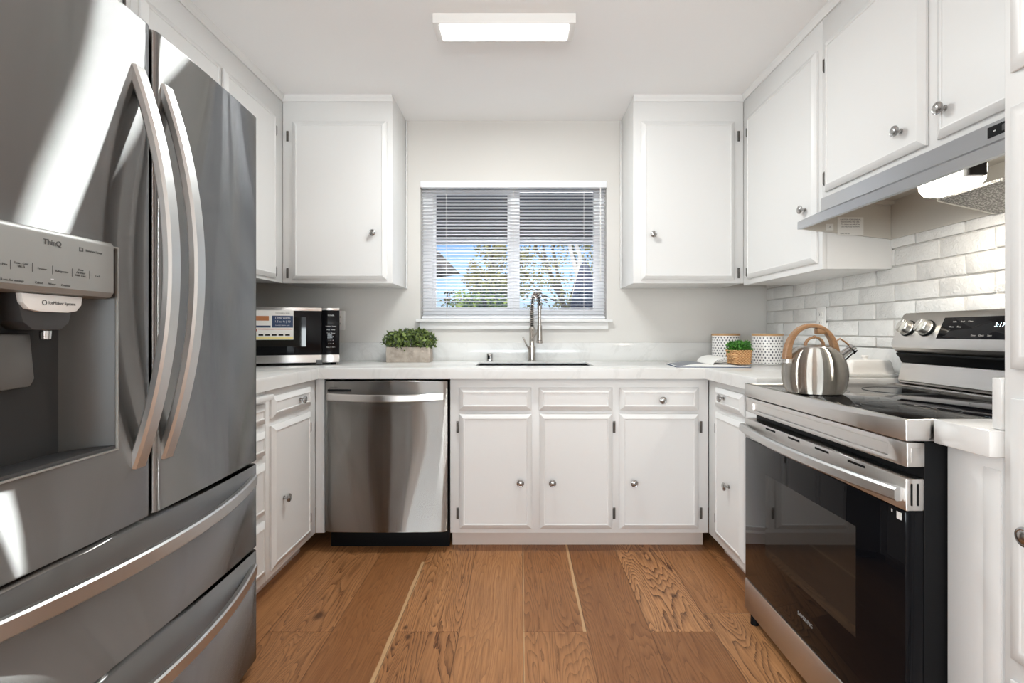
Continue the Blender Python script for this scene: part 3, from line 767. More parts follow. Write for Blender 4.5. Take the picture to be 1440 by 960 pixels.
def v_handle(y, z0, z1, par):
    pts = [(x, y, z0+(z1-z0)*s) for s, x in bow(36, 0.076, FX-0.004)]
    h_ = wl_('handle', sweep_rect(pts, (0, 1, 0), 0.037, 0.021, bev=0.005), M['handle'], par)
v_handle(FYc-0.043, 0.781, 1.634, dl); v_handle(FYc+0.043, 0.781, 1.634, dr)
def h_handle(z, par):
    pts = [(x, FY0+0.025+(FY1-FY0-0.05)*s, z) for s, x in bow(44, 0.073, FX-0.012)]
    wl_('handle', sweep_rect(pts, (0, 0, 1), 0.034, 0.018, bev=0.004), M['handle'], par)
h_handle(0.607, d1); h_handle(0.328, d2)
text('logo', 'LG', 0.020, M['inkw'], dr, facing((FX-0.0125, 1.532, 1.702), '+X'), bold=True)
# dispenser
dp = wl_('dispenser', cells([hole[0]-0.001, hole[0]+0.003, hole[1]-0.003, hole[1]+0.001], [hole[2]-0.001, hole[2]+0.003, hole[3]-0.003, hole[3]+0.001], lambda i, j: not (i == 1 and j == 1), FX-0.03, FX+0.0015, bev=0.001, perm=lambda x, y, z: (z, x, y)), M['fridge_light'], fr)
bm = bmesh.new()
XR = FX-0.066
pts = [(hole[0]+0.005, FX-0.004), (hole[0]+0.02, XR+0.014), (hole[0]+0.045, XR), (hole[1]-0.09, XR), (hole[1]-0.045, XR+0.012), (hole[1]-0.02, XR+0.03), (hole[1]-0.005, FX-0.002)]
A = [bm.verts.new((x, y, hole[2]+0.004)) for y, x in pts]; B = [bm.verts.new((x, y, hole[3]-0.005)) for y, x in pts]
for i in range(len(pts)-1): bm.faces.new([A[i], A[i+1], B[i+1], B[i]])
bm.faces.new(B)
wl_('recess', bm, M['recess'], dp)
wl_('drip_tray', prism([(hole[0]+0.005, FX-0.001), (hole[0]+0.04, XR+0.001), (hole[1]-0.05, XR+0.013), (hole[1]-0.006, FX-0.001)], 'z', hole[2]+0.004, hole[2]+0.010, bm=None) if False else prism([(FX-0.001, hole[0]+0.006), (XR+0.002, hole[0]+0.045), (XR+0.002, hole[1]-0.09), (XR+0.032, hole[1]-0.02), (FX-0.001, hole[1]-0.006)], 'z', hole[2]+0.004, hole[2]+0.010), M['dark'], dp)
PX = FX+0.012
wl_('control_panel', prism([(XR+0.002, 1.245), (PX-0.004, 1.244), (PX-0.001, 1.240), (PX, 1.235), (PX, 1.146), (PX-0.006, 1.137), (PX-0.02, 1.134), (XR+0.002, 1.134)], 'y', hole[0]-0.012, 1.004), M['fridge_light'], dp)
# ice chute with pale front lip, water nozzle, paddle
wl_('ice_chute', prism([(0.836, 1.134), (0.948, 1.134), (0.934, 1.085), (0.918, 1.072), (0.866, 1.072), (0.848, 1.085)], 'x', XR+0.004, FX-0.014, bev=0.002), M['dark'], dp)
wl_('chute_lip', prism([(0.834, 1.1335), (0.950, 1.1335), (0.948, 1.118), (0.938, 1.107), (0.92, 1.1035), (0.866, 1.1035), (0.847, 1.107), (0.837, 1.118)], 'x', FX-0.0135, FX-0.003, bev=0.001), M['white'], dp)
wl_('water_nozzle', cyl((FX-0.03, 0.905, 1.0715), (FX-0.03, 0.905, 1.055), 0.009, 0.008, 20, bev=0.001), M['chrome'], dp)
wl_('paddle', prism([(0.80, 1.065), (0.892, 1.065), (0.900, 0.985), (0.892, 0.972), (0.80, 0.968)], 'x', XR+0.012, XR+0.022, bev=0.003), M['paddle'], dp)
tx = PX+0.0006
T = lambda s, y, z, sz, n='lettering', b=False: text(n, s, sz, M['ink'], dp, facing((tx, y, z), '+X'), bold=b)
T('ThinQ', 0.873, 1.222, 0.0128, b=True)
T('Inverter Linear', 0.958, 1.220, 0.0062); wl_('mark', cells([0.9255, 0.927, 0.9325, 0.934], [1.2165, 1.218, 1.2225, 1.224], lambda i, j: not (i == 1 and j == 1), tx-0.0004, tx, perm=lambda x, y, z: (z, x, y)), M['ink'], dp, smooth=False)
for s_, y_ in (('Ice Plus', 0.788), ('Smart Grid\nWi-Fi', 0.818), ('Freezer', 0.854), ('Refrigerator', 0.891), ('Door\nAir Filter\nHold 3 sec.', 0.929), ('Lock', 0.966)): T(s_, y_, 1.175 if '\n' not in s_ else 1.177, 0.0052)
for s_, y_ in (('Hold 3 sec. for settings', 0.798), ('Cubed', 0.848), ('Water', 0.872), ('Crushed', 0.898)): T(s_, y_, 1.151, 0.0052)
for y_ in (0.801, 0.837, 0.873, 0.911, 0.948): wl_('divider', box(tx-0.0004, tx, y_-0.0003, y_+0.0003, 1.168, 1.183), M['ink'], dp, smooth=False)
wl_('indicator_light', box(tx-0.0004, tx+0.0002, 0.869, 0.875, 1.1585, 1.1602), M['inkw'], dp, smooth=False)
text('lettering', 'IceMaker System', 0.0078, M['ink'], dp, facing((FX-0.0024, 0.908, 1.1195), '+X'))
wl_('mark', lathe([(0.0032, 0), (0.0046, 0), (0.0046, 0.0004), (0.0032, 0.0004)], 20, None, Matrix.Translation((FX-0.0028, 0.874, 1.1195)) @ Matrix.Rotation(math.pi/2, 4, 'Y'), closed=True), M['ink'], dp, smooth=False)
for y_ in (FY0+0.05, FY1-0.05): wl_('foot', cyl((FX-0.12, y_, 0), (FX-0.12, y_, 0.031), 0.022, n=20), M['black'], fr)

# ------------------------------------------------------------------ dishwasher
DX0, DX1, DY = -0.952, -0.352, 2.437
d = root('dishwasher', 'stainless dishwasher with a bowed bar handle left of the sink cabinet', 'dishwasher', ((DX0+DX1)/2, DY, 0))
wl_('tub', box(DX0+0.004, DX1-0.004, DY+0.03, 3.03, 0.095, 0.832), M['black'], d)
bm = bmesh.new(); n = 24; zs = [0.102, 0.104, 0.108, 0.827, 0.832, 0.834]; V = {}
for i in range(n+1):
    u = i/n; x = DX0+0.004+(DX1-DX0-0.008)*u; dd = min(u, 1-u)*(DX1-DX0)
    e_ = 0.008*(1-math.sqrt(max(0, 1-(1-min(1, dd/0.012))**2)))
    for j, z in enumerate(zs):
        V[i, j] = bm.verts.new((x, DY-0.006*(1-(2*u-1)**2)+e_+(0.006, 0.002, 0, 0, 0.002, 0.006)[j], z))
for i in range(n):
    for j in range(5): bm.faces.new([V[i, j], V[i+1, j], V[i+1, j+1], V[i, j+1]])
lo = [bm.verts.new((V[i, 0].co.x, DY+0.028, zs[0])) for i in range(n+1)]; hi = [bm.verts.new((V[i, 0].co.x, DY+0.028, zs[-1])) for i in range(n+1)]
for i in range(n): bm.faces.new([lo[i], lo[i+1], V[i+1, 0], V[i, 0]]); bm.faces.new([V[i, 5], V[i+1, 5], hi[i+1], hi[i]])
bm.faces.new([lo[0]]+[V[0, j] for j in range(6)]+[hi[0]]); bm.faces.new([hi[-1]]+[V[n, j] for j in range(5, -1, -1)]+[lo[-1]]); bm.faces.new(lo[::-1]+hi)
bmesh.ops.recalc_face_normals(bm, faces=list(bm.faces))
dd = wl_('door', bm, M['dish'], d)
pts = [(DX0+0.022+(DX1-DX0-0.044)*s, DY+0.002-(x), 0.757-0.004*(1-(2*s-1)**2)) for s, x in bow(36, 0.034, 0.008)]
wl_('handle', sweep_rect(pts, (0, 0, 1), 0.034, 0.016, bev=0.004), M['steel'], dd)
wl_('vent', box(DX0+0.02, DX0+0.135, DY-0.0045, DY+0.004, 0.782, 0.793, 0.001), M['black'], dd)
text('lettering', 'SmartClean', 0.008, M['ink'], dd, facing((DX0+0.05, DY-0.0035, 0.802), '-Y'))
wl_('toe_panel', box(DX0+0.004, DX1-0.004, DY+0.085, DY+0.10, 0.0, 0.094, 0.001), M['black'], d)

# ------------------------------------------------------------------ stove
SY0_, SY1_ = 1.104, 1.900; SXF = 0.8415; SXB = 1.488
st = root('electric_range', 'stainless electric range with black glass oven door', 'stove', (1.17, (SY0_+SY1_)/2, 0))
wl_('body', box(0.884, SXB, SY0_+0.003, SY1_-0.003, 0.04, 0.828, 0.003), M['black'], st)
ct = wl_('cooktop_frame', cells([SXF, SXF+0.014, 1.40, 1.415], [SY0_, SY0_+0.012, SY1_-0.012, SY1_], lambda i, j: not (i == 1 and j == 1), 0.829, 0.877, bev=0.004), M['steel'], st)
wl_('cooktop_glass', box(SXF+0.0145, 1.3995, SY0_+0.0125, SY1_-0.0125, 0.86, 0.8755, 0.001), M['bglass'], ct)
for (ex, ey, er) in ((1.00, 1.30, 0.105), (1.00, 1.68, 0.08), (1.26, 1.30, 0.08), (1.26, 1.68, 0.105)):
    wl_('burner_ring', lathe([(er-0.001, 0), (er, 0), (er, 0.0003), (er-0.001, 0.0003)], 64, None, Matrix.Translation((ex, ey, 0.8755)), closed=True), M['ink'], ct, smooth=False)
fp = wl_('front_panel', cells([SY0_+0.001, SY0_+0.06, SY1_-0.06, SY1_-0.001], [0.772, 0.785, 0.812, 0.8265], lambda i, j: not (i == 1 and j == 1), SXF+0.003, 0.885, bev=0.003, perm=lambda x, y, z: (z, x, y)), M['steel'], st)
wl_('inset_strip', box(SXF+0.009, 0.884, SY0_+0.0605, SY1_-0.0605, 0.7855, 0.8115), M['steel'], fp)
wl_('inset_plate', box(0.853, 0.874, SY0_-0.0008, SY0_+0.0005, 0.782, 0.815, 0.0004), M['steel'], fp)
bm = box(SXF+0.001, 0.883, SY0_+0.003, SY1_-0.003, 0.150, 0.675, 0.003)
od = wl_('oven_door', bm, M['bglass'], st)
tp = cells([SXF, 0.852, 0.857, 0.867, 0.872, 0.884], [0.676, 0.688, 0.736, 0.748], lambda i, j: not (i in (1, 3) and j == 1), 0, 1)
tp.free()
wl_('door_trim', box(SXF, 0.883, SY0_, SY1_, 0.676, 0.748, 0.004), M['steel'], od)
for x0 in (0.852, 0.866): wl_('vent_slot', box(x0, x0+0.0045, SY0_-0.0006, SY0_+0.001, 0.688, 0.737, 0.0015), M['black'], od, smooth=False)
for k in range(4): wl_('vent_slot', box(SXF-0.0005, SXF+0.002, 1.235+k*0.145, 1.30+k*0.145, 0.735, 0.741), M['black'], od, smooth=False)
wl_('oven_window', box(SXF+0.0006, SXF+0.0012, 1.27, 1.74, 0.30, 0.58), M['oven_window'], od, smooth=False)
pts = [(SXF-0.010-x, SY0_+0.006+(SY1_-SY0_-0.012)*s, 0.712) for s, x in bow(30, 0.036, 0.0)]
wl_('handle', sweep_rect(pts, (0, 0, 1), 0.030, lambda s: 0.018+0.006*abs(2*s-1)**6, bev=0.005), M['handle'], od)
text('lettering', 'SAMSUNG', 0.017, M['inkg'], od, facing((SXF+0.0005, 1.497, 0.216), '-X'))
st2 = wl_('sticker', box(SXF-0.0001, SXF+0.0012, 1.117, 1.131, 0.652, 0.668), M['paper'], od, smooth=False)
text('lettering', 'II', 0.010, M['inkw'], od, facing((SXF+0.0005, 1.146, 0.664), '-X'))
wl_('drawer', box(SXF+0.001, 0.883, SY0_+0.001, SY1_-0.001, 0.034, 0.147, 0.003), M['steel'], st)
for y_ in (SY0_+0.05, SY1_-0.05):
    for x_ in (0.857, 1.42): wl_('foot', cyl((x_, y_, 0), (x_, y_, 0.041), 0.015, 0.013, 20), M['black'], st)
# backguard: swept-back control head on a lower riser
prof = [(1.416, 0.8775), (1.405, 0.884), (1.40, 0.893), (1.415, 0.955), (1.428, 0.965), (1.43, 0.985), (1.395, 0.995), (1.378, 1.013), (1.376, 1.030), (1.420, 1.130), (1.430, 1.138), (SXB, 1.138), (SXB, 0.8775)]
bg = wl_('backguard', prism(prof, 'y', SY0_+0.004, 1.875), M['steel'], st)
wl_('riser_gap', prism([(1.4135, 0.9575), (1.4265, 0.967), (1.4285, 0.984), (1.395, 0.9935), (1.393, 0.9875), (1.405, 0.975)], 'y', SY0_+0.0035, 1.8755), M['black'], bg)
sd = Vector((0.044, 0, 0.10)).normalized(); nrm = Vector((-0.10, 0, 0.044)).normalized()
def on_face(y, t): return Vector((1.376, y, 1.030))+sd*t
def face_m(y, t, off=0.0): 
    p = on_face(y, t)+nrm*off; xa = Vector((0, -1, 0)); m = Matrix((( xa.x, sd.x, nrm.x, p.x), (xa.y, sd.y, nrm.y, p.y), (xa.z, sd.z, nrm.z, p.z), (0, 0, 0, 1))); return m
def facebox(y0, y1, t0, t1, d0_, d1_, bev=0.0):
    b2 = box(-(y1-y0)/2, (y1-y0)/2, t0, t1, d0_, d1_, bev)
    bmesh.ops.transform(b2, matrix=face_m((y0+y1)/2, 0), verts=list(b2.verts)); return b2
wl_('display_panel', facebox(1.20, 1.682, 0.018, 0.094, -0.001, 0.0015, 0.0005), M['bglass'], bg)
for y_ in (1.822, 1.738, 1.165):
    kb = wl_('knob', lathe([(0.0268, 0.0), (0.0268, 0.006), (0.0250, 0.008), (0.0243, 0.026), (0.022, 0.029), (0, 0.029)], 36, None, face_m(y_, 0.056, 0.001)), M['knob'], bg)
    b2 = box(-0.023, 0.023, -0.0055, 0.0055, 0.027, 0.035, 0.002); bmesh.ops.transform(b2, matrix=face_m(y_, 0.056, 0.001) @ Matrix.Rotation(R(70), 4, 'Z'), verts=list(b2.verts)); wl_('knob_grip', b2, M['knob'], bg)
    wl_('knob_ring', lathe([(0.030, 0), (0.030, 0.0045), (0.0272, 0.0045), (0.0272, 0)], 36, None, face_m(y_, 0.056, 0.0), closed=True), M['black'], bg)
for s_, y_, t_2 in (('Bake', 1.635, 0.078), ('Broil', 1.606, 0.078), ('Clean', 1.578, 0.078), ('Warm', 1.640, 0.060), ('Keep', 1.611, 0.060), ('Timer', 1.548, 0.030), ('Clock', 1.521, 0.030), ('Start', 1.494, 0.030)):
    text('lettering', s_, 0.0075, M['inkg'], bg, face_m(y_, t_2, 0.0018))
text('clock_digits', '3:17', 0.019, M['display'], bg, face_m(1.476, 0.064, 0.0018))

# ------------------------------------------------------------------ range hood
HY0 = 0.985
hd = root('range_hood', 'stainless under-cabinet range hood above the stove', 'range hood', (1.35, 1.5, 1.44))
shell = [(1.212, 1.604), (1.207, 1.604), (1.207, 1.554), (1.113, 1.511), (1.112, 1.481), (1.128, 1.481), (1.128, 1.503), (1.212, 1.543)]
wl_('canopy', prism(shell, 'y', HY0, HY1-0.002), M['hood'], hd)
bm = prism([(1.128, 1.481), (1.490, 1.440), (1.490, 1.604), (1.213, 1.604), (1.213, 1.545), (1.128, 1.505)], 'y', HY1-0.010, HY1-0.003)
prism([(1.128, 1.481), (1.490, 1.440), (1.490, 1.604), (1.213, 1.604), (1.213, 1.545), (1.128, 1.505)], 'y', HY0, HY0+0.007, bm=bm)
box(1.483, 1.4905, HY0+0.0075, HY1-0.0105, 1.440, 1.604, bm=bm); box(1.2135, 1.4825, HY0+0.0075, HY1-0.0105, 1.592, 1.6035, bm=bm)
box(1.2135, 1.4825, HY1-0.03, HY1-0.011, 1.575, 1.5915, bm=bm)
wl_('liner', bm, M['hood_in'], hd)
wl_('grease_filter', prism([(1.30, 1.478), (1.482, 1.437), (1.482, 1.445), (1.30, 1.486)], 'y', HY0+0.008, 1.572), M['filter'], hd)
wl_('filter_rim', prism([(1.30, 1.476), (1.482, 1.435), (1.482, 1.446), (1.30, 1.487)], 'y', 1.5725, 1.578), M['hood_in'], hd)
lp = wl_('lamp', box(1.225, 1.275, 1.378, 1.3995, 1.497, 1.535, 0.004), M['dark'], hd)
wl_('lamp_lens', prism([(1.200, 1.54), (1.206, 1.492), (1.225, 1.474), (1.275, 1.474), (1.294, 1.492), (1.30, 1.54)], 'y', 1.40, 1.535, bev=0.006), M['hoodlamp'], lp)
ctl = wl_('switch_panel', box(1.2055, 1.2075, 1.0, 1.305, 1.567, 1.595, 0.0008), M['black'], hd)
bm = box(1.2045, 1.206, 1.225, 1.265, 1.573, 1.589, 0.001); box(1.2045, 1.206, 1.15, 1.19, 1.573, 1.589, 0.001, bm=bm)
wl_('switch', bm, M['dark'], hd)
bm = bmesh.new()
for y_ in (1.285, 1.205): box(1.2048, 1.2056, y_-0.003, y_+0.003, 1.579, 1.582, bm=bm)
wl_('switch_mark', bm, M['inkw'], hd, smooth=False)
sp = HY1-0.0104
wl_('rating_label', box(1.268, 1.372, sp-0.0006, sp, 1.455, 1.528), M['paper'], hd, smooth=False)
wl_('round_label', box(1.222, 1.252, sp-0.0006, sp, 1.476, 1.502, 0.0002), M['paper'], hd, smooth=False)
for i, s_ in enumerate(('CAUTION: FOR GENERAL', 'VENTILATING USE ONLY', 'To reduce the risk of fire', 'use only metal ductwork')):
    text('lettering', s_, 0.0072, M['ink'], hd, facing((1.32, sp-0.0009, 1.519-i*0.0095), '-Y'))
text('lettering', '120 V 60 Hz', 0.0075, M['ink'], hd, facing((1.297, sp-0.0009, 1.463), '-Y'))
text('lettering', 'UL', 0.014, M['ink'], hd, facing((1.237, sp-0.0009, 1.489), '-Y'))
light('hood_lamp_light', 'AREA', (0, 0, 0), (0, 0, 0), 3.4, (1, 0.93, 0.82), 0.07, 0.12, hd).location = Vector((1.25, 1.465, 1.47))-hd.location

# ------------------------------------------------------------------ ceiling light
cl = root('ceiling_light', 'slim white LED ceiling light above the kitchen floor', 'ceiling light', (-0.062, 2.09, CEIL))
wl_('housing', box(-0.357, 0.222, 2.036, 2.166, CEIL-0.042, CEIL-0.0003, 0.003), M['white'], cl)
wl_('diffuser', box(-0.330, 0.195, 2.047, 2.155, CEIL-0.0465, CEIL-0.0425, 0.001), M['led'], cl)
light('ceiling_lamp_light', 'AREA', (0, 0, 0), (0, 0, 0), 18.2, (0.945, 0.995, 0.99), 0.5, 0.11, cl).location = Vector((-0.067, 2.10, CEIL-0.05))-cl.location

# ------------------------------------------------------------------ blind
bl = root('venetian_blind', 'white aluminium venetian blind lowered over the kitchen window', 'blind', (-0.045, WB, 1.15))
wl_('headrail', box(OX0+0.001, OX1-0.001, WB-0.012, WB+0.035, 1.948, 1.988, 0.003), M['blind'], bl)
bm = bmesh.new(); pitch = 0.0205; z = 1.175; tl_ = R(-8)
while z < 1.94:
    rows = []
    for k in range(5):
        s = (k/4-0.5); yy = s*0.025; zz_ = 0.0022*(1-(2*s)**2)
        y2 = yy*math.cos(tl_)-zz_*math.sin(tl_); z2 = yy*math.sin(tl_)+zz_*math.cos(tl_)
        rows.append([bm.verts.new((OX0+0.006, WB+0.020+y2, z+z2)), bm.verts.new((OX1-0.006, WB+0.020+y2, z+z2))])
    for a, b2_ in zip(rows, rows[1:]): bm.faces.new([a[0], a[1], b2_[1], b2_[0]])
    z += pitch
sl_ = wl_('slats', bm, M['blind'], bl)
so = sl_.modifiers.new('thickness', 'SOLIDIFY'); so.thickness = 0.0006
wl_('bottom_rail', box(OX0+0.006, OX1-0.006, WB+0.008, WB+0.032, 1.1525, 1.166, 0.003), M['blind'], bl)
for x_ in (-0.455, -0.045, 0.385): wl_('lift_cord', cyl((x_, WB+0.006, 1.155), (x_, WB+0.006, 1.95), 0.0011, n=6), M['white'], bl)
wl_('tilt_wand', cyl((0.485, WB-0.002, 1.38), (0.485, WB-0.002, 1.95), 0.0028, n=8), M['white'], bl)

# ------------------------------------------------------------------ outlets
def outlet(label, loc, rz):
    o = root('wall_outlet', label, 'outlet', loc, rz)
    link('cover_plate', box(-0.036, 0.036, -0.006, 0, -0.058, 0.058, 0.002), M['white'], o)
    for dz in (-0.02, 0.02):
        s = link('socket', box(-0.016, 0.016, -0.0075, -0.0055, dz-0.014, dz+0.014, 0.001), M['ceramic'], o)
        bm = box(-0.008, -0.0055, -0.0078, -0.007, dz-0.005, dz+0.006); box(0.0055, 0.008, -0.0078, -0.007, dz-0.005, dz+0.006, bm=bm)
        link('slot', bm, M['black'], s, smooth=False)
outlet('white wall outlet half hidden by the microwave', (-1.107, WB-0.0005, 1.14), 0)
outlet('white wall outlet on the painted bricks behind the kettle', (1.4905, 2.50, 1.135), -math.pi/2)

# ------------------------------------------------------------------ microwave
mw = root('microwave', 'black and silver microwave with a promotional label in the left corner', 'microwave', (-0.970, 2.70, CT), R(20))
# local: x from -0.52 (left) to 0 (right), y 0 front .. 0.31 back
def mbox(*a, **k): return box(*a, **k)
z0, z1 = 0.014, 0.302
link('case', mbox(-0.520, 0, 0.028, 0.30, z0, z1, 0.004), M['dark'], mw)
dm = link('door', mbox(-0.520, -0.088, 0, 0.027, z0, z1, 0.003), M['bglass'], mw)
for q_ in ((z1-0.017, z1), (z0, z0+0.040)):
    tb = link('door_trim', mbox(-0.520, -0.0885, -0.0015, 0.001, *q_, 0.0006), M['steel'], dm); tb['label'] = 'brushed steel trim strip'
link('door_window', mbox(-0.475, -0.165, -0.0006, 0.0005, z0+0.085, z1-0.05), M['oven_window'], dm, smooth=False)
cp = link('control_panel', mbox(-0.0865, 0, 0, 0.027, z0, z1, 0.003), M['bglass'], mw)
for q_ in ((z1-0.012, z1), (z0, z0+0.040)):
    tb = link('panel_trim', mbox(-0.086, -0.0005, -0.0015, 0.001, *q_, 0.0006), M['steel'], cp); tb['label'] = 'brushed steel trim strip'
LM = lambda x, z, y=-0.0009: Matrix.Translation((x, y, z)) @ Matrix.Rotation(math.pi/2, 4, 'X')
text('lettering', 'Toshiba' if False else 'POWER', 0.009, M['inkw'], cp, LM(-0.043, 0.262, -0.0003), world=False)
for r_ in range(7):
    row = ('Popcorn  Potato', 'Pizza  Reheat', 'Time  Power', '1   2   3', '4   5   6', '7   8   9', 'Stop  0  Start')[r_]
    text('lettering', row, 0.0078, M['inkw'], cp, LM(-0.043, 0.205-r_*0.0185, -0.0003), world=False)
lb = link('label', mbox(-0.445, -0.225, -0.0012, -0.0004, 0.135, 0.286), M['paper'], mw, smooth=False); lb['label'] = 'white, navy and yellow promotional label'
def lbox(m, *a): link('print', mbox(a[0], a[1], -0.0016, -0.0011, a[2], a[3]), m, lb, smooth=False)
lbox(M['navy'], -0.325, -0.227, 0.197, 0.258); lbox(M['navy'], -0.443, -0.332, 0.197, 0.207); lbox(M['food'], -0.443, -0.340, 0.232, 0.256)
lbox(M['yellow'], -0.443, -0.227, 0.137, 0.150); lbox(M['red'], -0.443, -0.395, 0.178, 0.190); lbox(M['red'], -0.39, -0.23, 0.187, 0.191)
for k in range(5): lbox(M['black'], -0.388+k*0.031, -0.366+k*0.031, 0.155, 0.163)
text('lettering', '1200 watts', 0.0165, M['inkw'], lb, LM(-0.276, 0.247, -0.0018), world=False)
text('lettering', '1.5 cu ft | 10', 0.0145, M['inkw'], lb, LM(-0.276, 0.228, -0.0018), world=False)
text('lettering', 'inverter sensor cook', 0.008, M['inkw'], lb, LM(-0.276, 0.209, -0.0018), world=False)
text('lettering', 'microwave oven', 0.010, M['ink'], lb, LM(-0.276, 0.272, -0.0018), world=False)
for x_, y_ in ((-0.49, 0.04), (-0.03, 0.04), (-0.49, 0.28), (-0.03, 0.28)): link('foot', cyl((x_, y_, 0), (x_, y_, z0+0.002), 0.013, n=18), M['black'], mw)
link('tape_tab', box(-0.115, -0.085, -0.004, -0.0016, 0.004, 0.028, 0.001), M['ink'], mw)

# ------------------------------------------------------------------ planter with boxwood
p = root('planter', 'rectangular concrete planter with clipped green boxwood beside the window sill', 'planter', (-0.648, 2.945, CT))
bm = cells([-0.125, -0.115, 0.115, 0.125], [-0.05, -0.04, 0.04, 0.05], lambda i, j: not (i == 1 and j == 1), 0.0, 0.088, bev=0.002); box(-0.1155, 0.1155, -0.0405, 0.0405, 0.0, 0.07, bm=bm)
link('pot', bm, M['concrete'], p)
rl = random.Random(5); random.seed(5)
def pl():
    while True:
        x, y, z = random.uniform(-0.15, 0.15), random.uniform(-0.075, 0.075), random.uniform(0.078, 0.185)
        k = (abs(x)/0.155)**3+(abs(y)/0.078)**3+((z-0.085)/0.10)**3
        if k < 1 and (z > 0.095 or abs(x) < 0.12 and abs(y) < 0.045) and k > 0.10: return (x, y, z)
bm = leaves(1500, pl, 0.024, wfac=0.6)
for f_ in bm.faces: f_.smooth = True
link('foliage', bm, M['box_leaf'], p, smooth=False)
bm = bmesh.new()
for k in range(14):
    x = -0.10+0.0155*k; tube([(x, random.uniform(-0.03, 0.03), 0.065), (x*1.05, random.uniform(-0.03, 0.03), 0.12)], 0.0018, 5, bm)
link('stems', bm, M['bark'], p)

# ------------------------------------------------------------------ canisters
def canister(label, x, y, rz):
    c = root('canister', label, 'canister', (x, y, CT), rz, 'patterned canisters in the right corner')
    link('jar', lathe([(0, 0.002), (0.070, 0), (0.0755, 0.003), (0.077, 0.007), (0.077, 0.150), (0.0765, 0.153), (0.073, 0.153)], 64), M['canister'], c)
    link('lid', lathe([(0.070, 0.1532), (0.078, 0.1535), (0.0785, 0.156), (0.0785, 0.163), (0.077, 0.165), (0, 0.165)], 64), M['lidwood'], c)
canister('white patterned canister with wooden lid, farther into the corner behind the basket', 1.195, 2.945, 0.2)
canister('white patterned canister with wooden lid, nearer the kettle', 1.338, 2.74, 1.1)

# ------------------------------------------------------------------ open book and basket
bk = root('book', 'open book lying on the worktop under the wicker basket', 'book', (0.955, 2.60, CT), R(-6))
bm = bmesh.new()
def page_block(sgn, w, bm, lift, z_base, d=0.125):
    n = 14; A, B = [], []
    for i in range(n+1):
        s = i/n; x = sgn*w*s; h = lift*math.sin(math.pi*min(1, s*1.05))*(1-s*0.4)+0.010*(1-s)
        A.append((x, z_base+max(0.001, h)))
    o = [(x, z) for x, z in A]+[(sgn*w, z_base), (0, z_base)]
    return prism(o, 'y', -d, d, bm)
cov = box(-0.178, 0.178, -0.130, 0.130, 0.0, 0.003, 0.001)
link('cover', cov, M['navy'], bk)
bm = page_block(-1, 0.172, None, 0.010, 0.0032); page_block(1, 0.172, bm, 0.006, 0.0032)
link('pages', bm, M['paper'], bk)
# one leaf of the left side curling up
pts = []
bm = bmesh.new(); n = 14; A = []
for i in range(n+1):
    s = i/n; A.append((0.072*s-0.014*math.sin(math.pi*s), 0.013+0.034*math.sin(math.pi/2*s)))
va = [[bm.verts.new((x-0.02*t, -0.12+0.24*t, z+0.004*t)) for x, z in A] for t in (0, 1)]
for i in range(n): bm.faces.new([va[0][i], va[0][i+1], va[1][i+1], va[1][i]])
pg = link('turning_page', bm, M['paper'], bk); so = pg.modifiers.new('thickness', 'SOLIDIFY'); so.thickness = 0.0006
def page_print(sgn, x0, x1, y0, y1, w, lift, m):
    b2 = bmesh.new(); n = 10; rows = []
    for i in range(n+1):
        x = x0+(x1-x0)*i/n; sx = x/w; hh = max(0.001, lift*math.sin(math.pi*min(1, sx*1.05))*(1-sx*0.4)+0.010*(1-sx))+0.0036
        rows.append((b2.verts.new((sgn*x, y0, hh)), b2.verts.new((sgn*x, y1, hh))))
    for a_, c_ in zip(rows, rows[1:]): b2.faces.new([a_[0], c_[0], c_[1], a_[1]])
    link('picture', b2, m, bk)
page_print(-1, 0.03, 0.165, -0.118, 0.118, 0.172, 0.010, M['pageprint'])
page_print(1, 0.03, 0.16, -0.118, 0.02, 0.172, 0.006, M['pageprint'])
k = root('basket', 'small woven wicker basket of green grass standing on the open book', 'basket', (1.112, 2.575, CT+0.0098), R(4))
k.scale = (0.84, 0.84, 0.90)
bm = bmesh.new()
prof = [(0.0, 0.0), (0.050, 0.0), (0.054, 0.004), (0.057, 0.03), (0.062, 0.078), (0.063, 0.082), (0.058, 0.082), (0.054, 0.06), (0.0, 0.058)]
def sq_lathe(prof, n=48, sx=1.0, sy=1.0):
    b2 = lathe(prof, n)
    for v in b2.verts:
        r = math.hypot(v.co.x, v.co.y)
        if r > 1e-6:
            a = math.atan2(v.co.y, v.co.x); q = (abs(math.cos(a))**5+abs(math.sin(a))**5)**(-0.2)
            v.co.x *= q*sx; v.co.y *= q*sy
    return b2
link('weave', sq_lathe(prof, 64), M['wicker'], k)
bm = bmesh.new()
for zq in (0.008, 0.03, 0.052, 0.076):
    rr = 0.056+0.007*zq/0.08
    pts = []
    for i in range(65):
        a = 2*math.pi*i/64; q = (abs(math.cos(a))**5+abs(math.sin(a))**5)**(-0.2); pts.append((rr*q*math.cos(a), rr*q*math.sin(a), zq+0.0012*math.sin(12*a)))
    tube(pts, 0.003, 6, bm)
link('rim_bands', bm, M['wicker'], k)
random.seed(9)
def pg_():
    while True:
        x, y, z = random.uniform(-0.062, 0.062), random.uniform(-0.06, 0.06), random.uniform(0.062, 0.125)
        if (x/0.064)**4+(y/0.062)**4+((z-0.07)/0.06)**4 < 1: return (x, y, z)
link('foliage', leaves(1300, pg_, 0.017, wfac=0.5, up=0.8), M['grass_leaf'], k, smooth=False)

